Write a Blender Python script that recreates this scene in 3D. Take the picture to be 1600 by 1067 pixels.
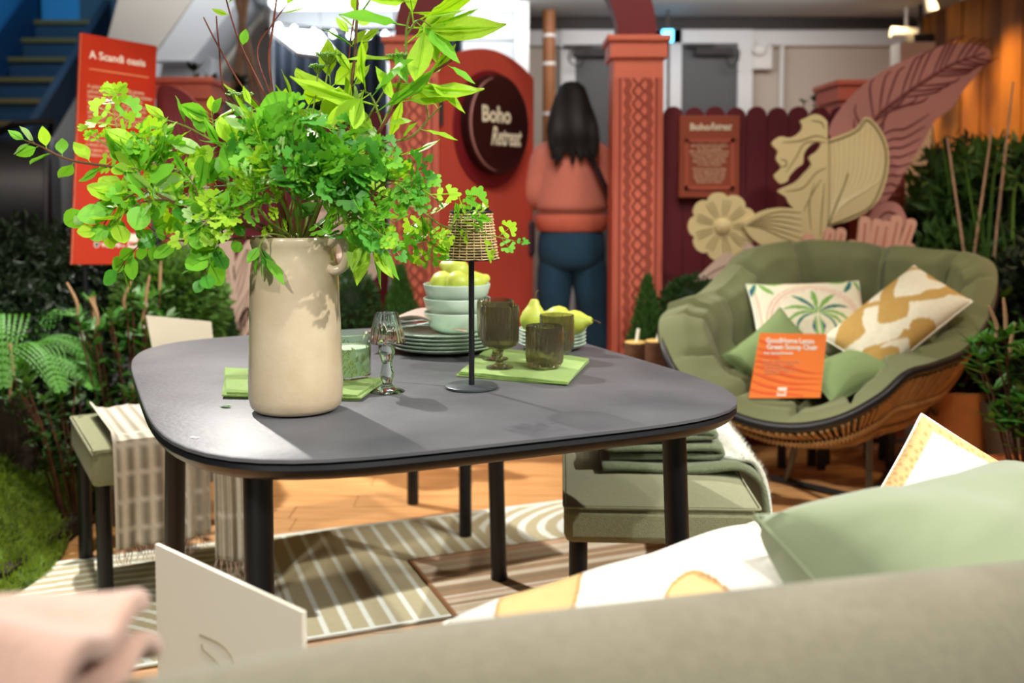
import bpy, bmesh, math, random
import numpy as np
from mathutils import Vector, Matrix, Quaternion, noise

random.seed(7)
PI = math.pi
SC = bpy.context.scene
COL = SC.collection
for o in list(bpy.data.objects):
    bpy.data.objects.remove(o)

# ------------------------------------------------------------------ camera
F_PX = 1556.0; CAM_H = 1.12; PITCH = math.radians(3.0); CY = 300 + F_PX * math.tan(PITCH)
cam_d = bpy.data.cameras.new('camera'); cam = bpy.data.objects.new('camera', cam_d); COL.objects.link(cam)
cam.location = (0, 0, CAM_H); cam.rotation_euler = (PI / 2 - PITCH, 0, 0)
cam_d.sensor_width = 36.0; cam_d.lens = F_PX / 1600 * 36.0
cam_d.shift_y = -(533.5 - CY) / 1600.0
cam_d.clip_start = 0.05; cam_d.clip_end = 60
cam_d.dof.use_dof = True; cam_d.dof.focus_distance = 1.80; cam_d.dof.aperture_fstop = 2.8
SC.camera = cam

# ------------------------------------------------------------------ world, exposure
SC.view_settings.view_transform = 'Standard'; SC.view_settings.look = 'None'
SC.view_settings.exposure = 0.0; SC.view_settings.gamma = 1.0; SC.view_settings.use_curve_mapping = False
wd = bpy.data.worlds.new('world'); SC.world = wd; wd.use_nodes = True
wd.node_tree.nodes['Background'].inputs[0].default_value = (0.80, 0.88, 1.0, 1)
wd.node_tree.nodes['Background'].inputs[1].default_value = 0.16

# ------------------------------------------------------------------ lamps
def spot(loc, target, watts, size_deg, col=(1, 0.93, 0.82), rad=0.04, blend=0.35):
    d = bpy.data.lights.new('spot_light', 'SPOT'); o = bpy.data.objects.new('spot_light', d); COL.objects.link(o)
    o.location = loc; d.energy = watts; d.color = col; d.spot_size = math.radians(size_deg); d.spot_blend = blend
    d.shadow_soft_size = rad
    o.rotation_euler = (Vector(target) - Vector(loc)).to_track_quat('-Z', 'Y').to_euler()
    return o
def area(loc, target, watts, sx, sy, col=(1, 1, 1)):
    d = bpy.data.lights.new('area_light', 'AREA'); o = bpy.data.objects.new('area_light', d); COL.objects.link(o)
    o.location = loc; d.energy = watts; d.color = col; d.shape = 'RECTANGLE'; d.size = sx; d.size_y = sy
    o.rotation_euler = (Vector(target) - Vector(loc)).to_track_quat('-Z', 'Y').to_euler()
    return o
WARM = (1, 0.90, 0.76); NEUT = (1, 0.96, 0.90)
spot((2.2, 1.0, 2.9), (-0.25, 1.9, 0.9), 360, 50, NEUT, 0.03)
spot((0.95, -0.65, 2.55), (-0.30, 2.5, 0.45), 130, 46, NEUT, 0.035)     # lower key from the right, behind the sofa          # key on the table
spot((1.2, 0.3, 3.1), (0.75, 1.5, 0.6), 60, 52, NEUT, 0.04)           # sofa cushions
spot((-1.9, 4.3, 3.3), (-0.4, 2.5, 0.3), 680, 60, NEUT, 0.04)         # behind the bench
spot((1.9, 1.9, 3.2), (1.15, 3.3, 0.5), 110, 50, WARM, 0.06)            # scoop chair
spot((0.2, 2.6, 3.3), (0.7, 3.9, 1.1), 74, 60, WARM, 0.08)            # arch and woman
spot((0.6, 3.0, 3.4), (-0.1, 4.2, 1.0), 66, 55, WARM, 0.08)
spot((-0.2, 2.2, 3.4), (-0.6, 4.2, 0.7), 60, 50, NEUT, 0.08)
spot((-1.0, 2.0, 3.4), (-1.7, 3.4, 0.4), 190, 50, WARM, 0.08)
spot((-1.3, -0.4, 2.5), (-0.35, 1.2, 0.6), 190, 44, NEUT, 0.06)
area((0.9, 6.0, 2.24), (0.9, 7.0, 1.2), 16, 2.4, 0.25, (1, 0.95, 0.9))
area((0, 1.0, 3.5), (0, 2.0, 0), 45, 3.0, 2.0, (1, 0.96, 0.9))
area((0.5, -0.9, 2.6), (0.1, 1.2, 0.7), 7, 2.0, 1.0, (1, 0.95, 0.88))

# ------------------------------------------------------------------ geometry helpers
def P(x, y, Y):
    """point of the place that stands at depth Y and was read at (x, y) on the plan picture"""
    d = Vector(((x - 800) / F_PX, math.cos(PITCH) + (CY - y) / F_PX * math.sin(PITCH), -math.sin(PITCH) + (CY - y) / F_PX * math.cos(PITCH)))
    t = Y / d.y
    return Vector((d.x * t, Y, CAM_H + d.z * t))
def PZ(x, y, z):
    d = Vector(((x - 800) / F_PX, math.cos(PITCH) + (CY - y) / F_PX * math.sin(PITCH), -math.sin(PITCH) + (CY - y) / F_PX * math.cos(PITCH)))
    t = (z - CAM_H) / d.z
    return Vector((d.x * t, d.y * t, z))

def s2l(c):
    c = c / 255.0
    return c / 12.92 if c <= 0.04045 else ((c + 0.055) / 1.055) ** 2.4
def lin(c): return (s2l(c[0]), s2l(c[1]), s2l(c[2]), 1)

MATS = {}
def mat(name, col, rough=0.6, var=0.0, vscale=8.0, bump=0.0, bscale=60.0, metal=0.0, trans=0.0, ior=1.45,
        emit=None, estr=0.0, sheen=0.0, attr=None, spec=None, stretch=None, leaf=0.0, coat=0.0, alpha=1.0, col2=None):
    m = bpy.data.materials.new(name); m.use_nodes = True; nt = m.node_tree; b = nt.nodes['Principled BSDF']
    b.inputs['Base Color'].default_value = lin(col); b.inputs['Roughness'].default_value = rough
    b.inputs['Metallic'].default_value = metal; b.inputs['IOR'].default_value = ior
    if trans: b.inputs['Transmission Weight'].default_value = trans
    if sheen: b.inputs['Sheen Weight'].default_value = sheen; b.inputs['Sheen Roughness'].default_value = 0.5
    if spec is not None: b.inputs['Specular IOR Level'].default_value = spec
    if coat: b.inputs['Coat Weight'].default_value = coat; b.inputs['Coat Roughness'].default_value = 0.06
    if alpha < 1: b.inputs['Alpha'].default_value = alpha
    if emit: b.inputs['Emission Color'].default_value = lin(emit); b.inputs['Emission Strength'].default_value = estr
    tc = nt.nodes.new('ShaderNodeTexCoord'); mp = nt.nodes.new('ShaderNodeMapping')
    nt.links.new(tc.outputs['Object'], mp.inputs[0])
    if stretch: mp.inputs['Scale'].default_value = stretch
    src = None
    if attr:
        a = nt.nodes.new('ShaderNodeVertexColor'); a.layer_name = attr; src = a.outputs['Color']
        nt.links.new(src, b.inputs['Base Color'])
    if var:
        n = nt.nodes.new('ShaderNodeTexNoise'); n.inputs['Scale'].default_value = vscale; n.inputs['Detail'].default_value = 5
        nt.links.new(mp.outputs[0], n.inputs['Vector'])
        mx = nt.nodes.new('ShaderNodeMix'); mx.data_type = 'RGBA'
        rr = nt.nodes.new('ShaderNodeMapRange'); rr.inputs[1].default_value = 0.3; rr.inputs[2].default_value = 0.7
        nt.links.new(n.outputs[0], rr.inputs[0]); nt.links.new(rr.outputs[0], mx.inputs[0])
        c1 = lin(col); k = 1 - var
        if col2: c2 = lin(col2)
        else: c2 = (c1[0] * k, c1[1] * k, c1[2] * k, 1)
        mx.inputs[6].default_value = c1; mx.inputs[7].default_value = c2
        if src:
            ml = nt.nodes.new('ShaderNodeMix'); ml.data_type = 'RGBA'; ml.blend_type = 'MULTIPLY'; ml.inputs[0].default_value = 1
            mx.inputs[6].default_value = (1, 1, 1, 1); mx.inputs[7].default_value = (k, k, k, 1)
            nt.links.new(src, ml.inputs[6]); nt.links.new(mx.outputs[2], ml.inputs[7]); nt.links.new(ml.outputs[2], b.inputs['Base Color'])
        else: nt.links.new(mx.outputs[2], b.inputs['Base Color'])
    if bump:
        n2 = nt.nodes.new('ShaderNodeTexNoise'); n2.inputs['Scale'].default_value = bscale; n2.inputs['Detail'].default_value = 3
        nt.links.new(mp.outputs[0], n2.inputs['Vector'])
        bp = nt.nodes.new('ShaderNodeBump'); bp.inputs['Strength'].default_value = bump; bp.inputs['Distance'].default_value = 0.004
        nt.links.new(n2.outputs[0], bp.inputs['Height']); nt.links.new(bp.outputs[0], b.inputs['Normal'])
    if leaf:
        tr = nt.nodes.new('ShaderNodeBsdfTranslucent'); ms = nt.nodes.new('ShaderNodeMixShader'); ms.inputs[0].default_value = leaf
        tr.inputs[0].default_value = lin((min(255, col[0] * 1.12), min(255, col[1] * 1.1), col[2] * 0.6))
        nt.links.new(b.outputs[0], ms.inputs[1]); nt.links.new(tr.outputs[0], ms.inputs[2])
        nt.links.new(ms.outputs[0], nt.nodes['Material Output'].inputs[0])
    MATS[name] = m
    return m

def tag(o, label=None, cat=None, group=None, kind=None):
    if label: o['label'] = label
    if cat: o['category'] = cat
    if group: o['group'] = group
    if kind: o['kind'] = kind
    return o
def empty(name, loc, label, cat, group=None, rz=0.0):
    o = bpy.data.objects.new(name, None); COL.objects.link(o); o.location = loc; o.rotation_euler = (0, 0, rz)
    o.empty_display_size = 0.05
    return tag(o, label, cat, group)
def rootloc(o):
    v = Vector((0, 0, 0))
    while o is not None: v += o.location; o = o.parent
    return v

class MB:
    def __init__(s): s.v = []; s.f = []; s.c = []
    def add(s, vs, fs):
        k = len(s.v); s.v += [tuple(v) for v in vs]; s.f += [tuple(i + k for i in f) for f in fs]; return s
    def box(s, c, d, M=None):
        x, y, z = d[0] / 2, d[1] / 2, d[2] / 2
        vs = [Vector((a * x, b * y, e * z)) for a in (-1, 1) for b in (-1, 1) for e in (-1, 1)]
        if M: vs = [M @ v for v in vs]
        vs = [v + Vector(c) for v in vs]
        return s.add(vs, [(0, 1, 3, 2), (4, 6, 7, 5), (0, 4, 5, 1), (2, 3, 7, 6), (0, 2, 6, 4), (1, 5, 7, 3)])
    def tube(s, pts, r, n=8, cap=True, closed=False):
        pts = [Vector(p) for p in pts]; m = len(pts); rs = r if isinstance(r, (list, tuple)) else [r] * m
        vs = []; up = Vector((0, 0, 1)); prev = None
        for i, p in enumerate(pts):
            if closed: t = pts[(i + 1) % m] - pts[i - 1]
            else: t = pts[min(i + 1, m - 1)] - pts[max(i - 1, 0)]
            if t.length < 1e-9: t = Vector((0, 0, 1))
            t.normalize()
            if prev is None:
                a = t.cross(up)
                if a.length < 1e-3: a = t.cross(Vector((0, 1, 0)))
            else: a = prev - t * prev.dot(t)
            a.normalize(); prev = a; b = t.cross(a)
            for k in range(n):
                an = 2 * PI * k / n; vs.append(p + (a * math.cos(an) + b * math.sin(an)) * rs[i])
        fs = []
        for i in range(m if closed else m - 1):
            j = (i + 1) % m
            for k in range(n): fs.append((i * n + k, i * n + (k + 1) % n, j * n + (k + 1) % n, j * n + k))
        if cap and not closed: fs += [tuple(range(n))[::-1], tuple((m - 1) * n + k for k in range(n))]
        return s.add(vs, fs)
    def lathe(s, prof, c=(0, 0, 0), n=40, mod=None, closed=False):
        c = Vector(c); vs = []
        for (r, z) in prof:
            for k in range(n):
                a = 2 * PI * k / n; rr = max(r, 1e-5) * (1 + (mod(a, z) if mod else 0)); vs.append(c + Vector((rr * math.cos(a), rr * math.sin(a), z)))
        fs = []; m = len(prof)
        for i in range(m if closed else m - 1):
            j = (i + 1) % m
            for k in range(n): fs.append((i * n + k, i * n + (k + 1) % n, j * n + (k + 1) % n, j * n + k))
        return s.add(vs, fs)
    def grid(s, fn, nu, nv, wu=False, thick=None):
        vs = [fn(i / (nu if wu else nu - 1), j / (nv - 1)) for i in range(nu) for j in range(nv)]
        fs = []
        for i in range(nu if wu else nu - 1):
            for j in range(nv - 1):
                i2 = (i + 1) % nu
                fs.append((i * nv + j, i2 * nv + j, i2 * nv + j + 1, i * nv + j + 1))
        return s.add(vs, fs)
    def prism(s, outline, n):
        """outline: list of 3-D points in a plane, extruded by vector n"""
        from mathutils.geometry import tessellate_polygon
        n = Vector(n); pts = [Vector(p) for p in outline]; m = len(pts)
        tris = tessellate_polygon([pts])
        vs = pts + [p + n for p in pts]
        fs = [tuple(t) for t in tris] + [tuple(i + m for i in t)[::-1] for t in tris]
        fs += [(i, (i + 1) % m, (i + 1) % m + m, i + m) for i in range(m)]
        return s.add(vs, fs)
    def mesh(s, name, mt, smooth=True, off=(0, 0, 0), autosmooth=None):
        off = Vector(off); me = bpy.data.meshes.new(name)
        me.from_pydata([(v[0] - off.x, v[1] - off.y, v[2] - off.z) for v in s.v], [], s.f)
        if mt: me.materials.append(mt)
        bm = bmesh.new(); bm.from_mesh(me); bmesh.ops.recalc_face_normals(bm, faces=bm.faces)
        if smooth:
            for f in bm.faces: f.smooth = True
            lim = math.radians(40)
            for e in bm.edges:
                if len(e.link_faces) == 2 and e.calc_face_angle(0) > lim: e.smooth = False
        bm.to_mesh(me); bm.free()
        return me
    def build(s, name, mt, parent=None, loc=None, smooth=True, label=None, cat=None, group=None, kind=None, local=False, sub=0, sol=0, bev=0):
        if parent is not None: off = Vector((0, 0, 0)) if local else rootloc(parent)
        else: off = Vector(loc) if loc is not None else Vector((0, 0, 0))
        me = s.mesh(name, mt, smooth, off); o = bpy.data.objects.new(name, me); COL.objects.link(o)
        if parent is not None: o.parent = parent
        elif loc is not None: o.location = loc
        if sol: md = o.modifiers.new('sol', 'SOLIDIFY'); md.thickness = sol; md.offset = 0
        if bev: md = o.modifiers.new('bev', 'BEVEL'); md.width = bev; md.segments = 2; md.limit_method = 'ANGLE'
        if sub: md = o.modifiers.new('sub', 'SUBSURF'); md.levels = sub; md.render_levels = sub
        return tag(o, label, cat, group, kind)

def vcol(o, fn, off=(0, 0, 0)):
    me = o.data; a = me.color_attributes.new('Col', 'FLOAT_COLOR', 'POINT')
    buf = np.ones(len(me.vertices) * 4, dtype=np.float32)
    for i, v in enumerate(me.vertices):
        c = fn(v.co); buf[i * 4:i * 4 + 3] = c[:3]
    a.data.foreach_set('color', buf)

def copy_tree(o, parent=None):
    c = o.copy(); COL.objects.link(c); c.parent = parent
    for ch in [x for x in bpy.data.objects if x.parent == o]: copy_tree(ch, c)
    return c
def inst(name, me, parent, M):
    o = bpy.data.objects.new(name, me); COL.objects.link(o); o.parent = parent; o.matrix_basis = M; return o

def catmull(pts, n=8, closed=False):
    pts = [Vector(p) for p in pts]; out = []; m = len(pts)
    rng = range(m) if closed else range(m - 1)
    for i in rng:
        p0 = pts[(i - 1) % m] if (closed or i > 0) else pts[0]
        p1 = pts[i]; p2 = pts[(i + 1) % m]
        p3 = pts[(i + 2) % m] if (closed or i + 2 < m) else pts[-1]
        for k in range(n):
            t = k / n
            out.append(0.5 * ((2 * p1) + (-p0 + p2) * t + (2 * p0 - 5 * p1 + 4 * p2 - p3) * t * t + (-p0 + 3 * p1 - 3 * p2 + p3) * t ** 3))
    if not closed: out.append(pts[-1])
    return out

def text(body, size, M, mt, parent, ext=0.0008, shear=0.0, align='LEFT', name='lettering', label=None, space=1.0, xs=1.0, bold=0.0, line=1.0):
    cu = bpy.data.curves.new(name, 'FONT'); cu.body = body; cu.size = size; cu.extrude = ext; cu.shear = shear
    cu.align_x = align; cu.space_character = space; cu.offset = bold; cu.resolution_u = 3; cu.space_line = line
    t = bpy.data.objects.new(name, cu); COL.objects.link(t)
    bpy.context.view_layer.update()
    me = bpy.data.meshes.new_from_object(t.evaluated_get(bpy.context.evaluated_depsgraph_get()))
    bpy.data.objects.remove(t); me.materials.clear(); me.materials.append(mt); me.name = name
    me.transform(Matrix.Translation(-rootloc(parent)) @ M @ Matrix.Diagonal((xs, 1, 1, 1)))
    o = bpy.data.objects.new(name, me); COL.objects.link(o); o.parent = parent
    return tag(o, label)
def frame_m(o, u, v):
    """matrix whose x axis is u, y axis is v, at o"""
    u = Vector(u).normalized(); n = u.cross(Vector(v)).normalized(); v2 = n.cross(u)
    M = Matrix.Identity(4)
    for i in range(3): M[i][0] = u[i]; M[i][1] = v2[i]; M[i][2] = n[i]; M[i][3] = o[i]
    return M
def rbox(w, h, d, r, M, seg=4):
    """rounded rectangle outline w x h centred, extruded d along local z"""
    pts = []
    for cx, cy, a0 in ((w / 2 - r, h / 2 - r, 0), (-w / 2 + r, h / 2 - r, 90), (-w / 2 + r, -h / 2 + r, 180), (w / 2 - r, -h / 2 + r, 270)):
        for k in range(seg + 1):
            a = math.radians(a0 + 90 * k / seg); pts.append(M @ Vector((cx + r * math.cos(a), cy + r * math.sin(a), 0)))
    nz = (M.to_3x3() @ Vector((0, 0, 1))) * d
    return pts, nz

# ------------------------------------------------------------------ materials
mat('concrete', (120, 116, 108), 0.7, 0.3, 3, 0.3)
mat('plaster', (205, 196, 184), 0.85, 0.08, 2)
mat('white_paint', (225, 228, 230), 0.6, 0.05, 2)
mat('ceiling_paint', (175, 178, 178), 0.8, 0.1, 1)
mat('dark_trim', (45, 42, 40), 0.6)
mat('door_grey', (88, 90, 92), 0.55, 0.08, 3)
mat('wall_orange', (205, 130, 50), 0.5, 0.55, 3, stretch=(1, 1.6, 0.5), col2=(110, 60, 22))
mat('deck', (226, 174, 114), 0.45, 0.5, 5, 0.25, 40, stretch=(1, 12, 12), col2=(198, 140, 84))
mat('maroon', (100, 22, 34), 0.65, 0.15, 6, 0.1)
mat('salmon', (214, 112, 88), 0.6, 0.06, 4)
mat('salmon_dark', (150, 66, 52), 0.7)
mat('arch_maroon', (112, 34, 40), 0.65, 0.08, 4)
mat('gate_red', (190, 76, 60), 0.6, 0.10, 5, stretch=(20, 20, 1))
mat('disc_maroon', (40, 10, 14), 0.4, 0.05, 4)
mat('ring_maroon', (118, 18, 28), 0.6)
mat('cream_print', (232, 226, 200), 0.6)
mat('rim_pink', (170, 120, 115), 0.5)
mat('black_metal', (26, 27, 29), 0.35, 0.1, 20)
mat('black_paint', (18, 19, 21), 0.42)
mat('charcoal_steel', (70, 76, 80), 0.35, metal=0.3)
mat('tabletop', (98, 99, 102), 0.50, 0.32, 4.0, 0.15, 90, col2=(70, 71, 76))
mat('ceramic', (214, 198, 168), 0.22, 0.08, 10, 0.12, 120, coat=0.8, col2=(190, 170, 138))
mat('mint_ceramic', (200, 220, 202), 0.4, 0.03, 6, coat=0.05)
mat('smoke_glass', (196, 186, 160), 0.03, trans=0.97, ior=1.38)
mat('clear_glass', (240, 252, 245), 0.02, trans=1.0, ior=1.35)
mat('green_glass', (232, 252, 232), 0.03, trans=0.95, ior=1.12)
mat('wax', (250, 252, 240), 0.5)
mat('leaf_print', (140, 158, 70), 0.5)
mat('pear', (212, 214, 98), 0.4, 0.35, 14, col2=(172, 190, 66))
mat('stem_brown', (90, 62, 36), 0.7)
mat('napkin', (142, 176, 88), 0.9, 0.12, 20, 0.4, 200, sheen=0.2)
mat('pink_cloth', (226, 196, 180), 0.9, 0.08, 10, 0.3, 200, sheen=0.2)
mat('silver', (200, 200, 200), 0.2, metal=1.0)
mat('wicker', (222, 190, 140), 0.6, 0.3, 30)
mat('bench_fabric', (152, 155, 118), 0.95, 0.14, 120, 0.5, 500, sheen=0.2)
mat('sofa_fabric', (122, 117, 96), 0.95, 0.16, 90, 0.5, 400, sheen=0.2)
mat('green_velvet', (122, 134, 102), 0.85, 0.06, 5, 0.1, 100, sheen=0.4)
mat('green_velvet_side', (112, 128, 82), 0.85, 0.08, 5, sheen=0.3)
mat('chair_cushion', (112, 118, 80), 0.95, 0.10, 6, 0.4, 400, sheen=0.2)
mat('cushion_green', (128, 150, 98), 0.95, 0.10, 6, 0.4, 400)
mat('printed', (255, 255, 255), 0.92, 0.08, 60, 0.4, 400, attr='Col')
mat('rattan', (186, 136, 78), 0.55, 0.35, 30)
mat('throw', (226, 218, 200), 0.95, 0.12, 60, 0.6, 300, attr='Col', leaf=0.0)
mat('blanket_green', (118, 130, 96), 0.95, 0.3, 120, 0.8, 300, sheen=0.5)
mat('blanket_white', (226, 230, 214), 0.95, 0.15, 80, 0.9, 200, sheen=0.6)
mat('towel_pink', (196, 160, 142), 0.95, 0.1, 40, 0.6, 200, sheen=0.4)
mat('card_cream', (222, 214, 196), 0.6, 0.03, 4)
mat('card_line', (150, 138, 112), 0.7)
mat('orange_sign', (204, 54, 6), 0.6, 0.25, 3, col2=(176, 26, 4))
mat('orange_card', (248, 128, 36), 0.5)
mat('orange_band', (238, 96, 28), 0.5)
mat('edge_peach', (220, 150, 120), 0.6)
mat('sign_brown', (150, 70, 46), 0.6, 0.06, 5)
mat('sign_frame', (174, 84, 62), 0.6)
mat('sign_text', (226, 190, 158), 0.6)
mat('white_text', (250, 240, 226), 0.6)
mat('dim_text', (240, 160, 110), 0.6)
mat('logo_green', (60, 90, 70), 0.6)
mat('cream_board', (214, 196, 146), 0.7, 0.05, 5)
mat('cream_line', (150, 134, 92), 0.8)
mat('cream_light_line', (232, 220, 178), 0.8)
mat('pink_board', (196, 136, 126), 0.7, 0.05, 5)
mat('pink_line', (126, 66, 66), 0.8)
mat('peach_board', (226, 172, 148), 0.7, 0.05, 5)
mat('peach_line', (196, 122, 100), 0.8)
mat('taupe_board', (206, 180, 164), 0.7, 0.06, 5)
mat('taupe_line', (150, 122, 110), 0.8)
mat('ribbed_maroon', (112, 40, 42), 0.6)
mat('navy_stair', (38, 62, 82), 0.6, 0.15, 4)
mat('navy_panel', (52, 60, 74), 0.55, 0.1, 4)
mat('navy_blue', (24, 70, 110), 0.6)
mat('nosing', (118, 92, 46), 0.6)
mat('blue_wall', (60, 140, 190), 0.7, 0.05, 2)
mat('slate_wall', (70, 88, 102), 0.75, 0.08, 2)
mat('curtain', (52, 62, 76), 0.85, 0.2, 10)
mat('copper_pipe', (150, 96, 56), 0.5, 0.2, 6)
mat('bamboo', (196, 158, 128), 0.6, 0.25, 20)
mat('grill_black', (17, 17, 18), 0.5, 0.2, 10)
mat('lamp_white', (255, 255, 255), 0.5, emit=(240, 247, 255), estr=6.0)
mat('panel_glow', (255, 255, 255), 0.5, emit=(232, 244, 255), estr=4.0)
mat('exit_glow', (80, 200, 255), 0.5, emit=(90, 200, 255), estr=5.0)
mat('soil', (52, 40, 30), 0.95, 0.4, 20, 0.8, 30)
mat('moss', (104, 130, 42), 0.95, 0.5, 18, 1.0, 60, col2=(44, 62, 18))
mat('moss_tuft', (134, 160, 50), 0.8, leaf=0.3)
mat('box_green', (40, 74, 26), 0.7, leaf=0.2)
mat('conifer_green', (56, 96, 34), 0.7, leaf=0.2)
mat('conifer_light', (84, 124, 48), 0.7, leaf=0.2)
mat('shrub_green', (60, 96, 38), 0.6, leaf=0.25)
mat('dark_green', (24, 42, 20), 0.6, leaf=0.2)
mat('glossy_green', (72, 128, 52), 0.4, leaf=0.2)
mat('fern_green', (88, 150, 56), 0.6, leaf=0.3)
mat('spike_pink', (178, 140, 104), 0.8)
mat('terracotta', (206, 124, 62), 0.7, 0.3, 12, 0.3, col2=(170, 88, 40))
mat('pot_wood', (200, 128, 66), 0.6, 0.25, 8)
mat('pot_grey', (120, 112, 100), 0.8, 0.2, 8)
mat('bark', (96, 58, 34), 0.85, 0.5, 20, 0.9, 30)
mat('log_top', (222, 184, 104), 0.7, 0.15, 20)
mat('leaf_bright', (172, 218, 56), 0.5, 0.15, 30, leaf=0.38)
mat('leaf_mid', (120, 192, 54), 0.45, 0.15, 30, leaf=0.32)
mat('leaf_deep', (80, 158, 50), 0.42, 0.15, 30, leaf=0.25)
mat('leaf_pale', (172, 212, 132), 0.45, 0.1, 30, leaf=0.25)
mat('twig_red', (122, 58, 44), 0.6, 0.3, 60)
mat('twig_green', (132, 150, 62), 0.6, 0.2, 60)
mat('twig_brown', (112, 78, 50), 0.7, 0.3, 60)
mat('skin', (206, 154, 122), 0.55)
mat('hair', (13, 11, 11), 0.6, 0.2, 60, 0.3, 200, stretch=(1, 1, 0.1))
mat('sweater', (216, 128, 110), 0.95, 0.08, 60, 0.5, 300, sheen=0.3)
mat('sweater_rib', (214, 112, 90), 0.95, 0.1, 60)
mat('sweater_line', (158, 88, 66), 0.95)
mat('jeans', (34, 74, 100), 0.9, 0.3, 10, 0.4, 300)
mat('bag_dark', (50, 24, 34), 0.6)
mat('shoe', (215, 210, 200), 0.6)
mat('white_plastic', (225, 225, 222), 0.4)
mat('speaker_black', (22, 22, 24), 0.6)
M_ = MATS

# ================================================================== THE SETTING
def bx(a, b, name, mt, **k):
    """axis-aligned block between corners a and b"""
    c = [(p + q) / 2 for p, q in zip(a, b)]; d = [abs(q - p) for p, q in zip(a, b)]
    return MB().box(c, d).build(name, M_[mt], smooth=False, loc=c, **k)
bx((-6, -2.5, -0.12), (4.5, 11, -0.03), 'floor', 'concrete', kind='structure')
bx((-2.45, 7.0, -0.03), (3.0, 7.2, 3.7), 'wall_back', 'plaster', kind='structure')
bx((-6, 9.6, -0.03), (-2.45, 9.8, 3.7), 'wall_stair', 'slate_wall', kind='structure')
bx((-2.62, 6.9, -0.03), (-2.45, 9.6, 3.7), 'wall_partition', 'white_paint', kind='structure')
bx((-6.1, -2.5, -0.03), (-5.9, 9.8, 3.7), 'wall_left', 'slate_wall', kind='structure')
bx((-1.6, 5.45, 2.31), (3.0, 7.0, 2.42), 'ceiling', 'ceiling_paint', kind='structure')
bx((-6.0, -2.5, 3.7), (4.5, 9.8, 3.8), 'ceiling.001', 'white_paint', kind='structure')
# dark pipe run under the ceiling along the back wall
bx((-0.3, 6.86, 2.235), (2.75, 7.0, 2.30), 'trim_1', 'dark_trim', kind='structure')
bx((-0.3, 6.93, 2.13), (2.75, 7.0, 2.235), 'trim_2', 'white_paint', kind='structure')
# right wall: planks lit by warm spots, each plank a part
wr = bx((2.86, 2.0, -0.03), (2.95, 7.0, 3.7), 'wall_right', 'dark_trim', kind='structure')
for i in range(20):
    y0 = 2.0 + i * 0.25
    MB().box((2.83, y0 + 0.122, 1.835), (0.05 + 0.012 * (i % 3), 0.238, 3.7)).build('plank', M_['wall_orange'], wr, smooth=False)
for y in (3.4, 4.6, 5.6, 6.4):
    spot((2.35, y, 3.1 if y < 5.4 else 2.27), (2.8, y, 1.4), 130 if y < 5.4 else 60, 80, (1, 0.66, 0.3), 0.05, 0.7)

def door(px0, px1, pyt, n, hinge):
    a = P(px0, pyt, 6.98); b = P(px1, pyt, 6.98)
    d = bx((a.x, 6.93, 0), (b.x, 6.985, a.z), 'door_%d' % n, 'door_grey', kind='structure')
    fr = MB()
    fr.box(((a.x + b.x) / 2, 6.94, a.z + 0.05), (b.x - a.x + 0.2, 0.07, 0.1))
    for x in (a.x - 0.05, b.x + 0.05): fr.box((x, 6.94, a.z / 2), (0.1, 0.07, a.z))
    fr.build('door_frame', M_['white_paint'], d, smooth=False)
    cl = MB().box((hinge, 6.89, a.z - 0.06), (0.26, 0.06, 0.05)).box((hinge - 0.1, 6.86, a.z - 0.02), (0.2, 0.02, 0.02))
    cl.build('door_closer', M_['dark_trim'], d, smooth=False)
    return d
door(898, 1040, 72, 1, P(925, 72, 6.9).x)
door(1044, 1150, 70, 2, P(1115, 72, 6.9).x)
# conduits and service box
for px, lab in ((1172, 'white conduit pipe beside the right door frame'), (1223, 'thin white conduit pipe on bare wall, right of the service box')):
    a = P(px, 58, 6.95); MB().tube([(a.x, 6.96, 0.9), (a.x, 6.96, a.z)], 0.022 if px == 1172 else 0.017).build('conduit_pipe', M_['white_plastic'], loc=(a.x, 6.96, 1.5), label=lab, cat='pipe')
a = P(1190, 90, 6.95)
e = empty('service_box', (a.x, 6.95, a.z), 'small white service box with dangling loop of cable on back wall', 'box')
MB().box((a.x, 6.955, a.z), (0.14, 0.08, 0.17)).build('box_body', M_['white_plastic'], e, smooth=False, bev=0.01)
MB().tube(catmull([P(1180, 62, 6.9), P(1176, 78, 6.88), P(1190, 84, 6.88), P(1204, 66, 6.9)], 6), 0.008, 5).build('cable', M_['white_plastic'], e)
for px0, lab in ((1155, 'dark cable loop hanging beside the right grey door'), (892, 'dark cable loop hanging beside the left grey door')):
    k = 1 if px0 == 1155 else -1
    q = catmull([P(px0, 78, 6.85), P(px0 - 2, 95, 6.8), P(px0 - 14 * k, 104, 6.82), P(px0 - 24 * k, 82, 6.86)], 6)
    MB().tube(q, 0.006, 5).build('cable_loop', M_['dark_trim'], loc=q[0], label=lab, cat='cable')
a = P(1043, 56, 6.6)
e = empty('exit_sign', a, 'glowing blue exit sign box above the doors', 'sign')
MB().box(a, (0.07, 0.05, 0.075)).build('sign_body', M_['exit_glow'], e, smooth=False)
MB().box(a + Vector((0, 0, 0.16)), (0.02, 0.02, 0.26)).build('hanger', M_['dark_trim'], e, smooth=False)
# brown pipe column with white bands
a = P(858, 30, 6.6)
e = empty('pipe_column', (a.x, 6.6, 0), 'copper brown pipe column with white bands behind the woman', 'pipe')
MB().tube([(a.x, 6.6, -0.03), (a.x, 6.6, 2.31)], 0.042, 14).build('pipe', M_['copper_pipe'], e)
for y in (56, 100, 178):
    z = P(858, y, 6.6).z; MB().lathe([(0.044, z - 0.01), (0.047, z), (0.044, z + 0.01)], (a.x, 6.6, 0), 16).build('band', M_['white_plastic'], e)
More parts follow.
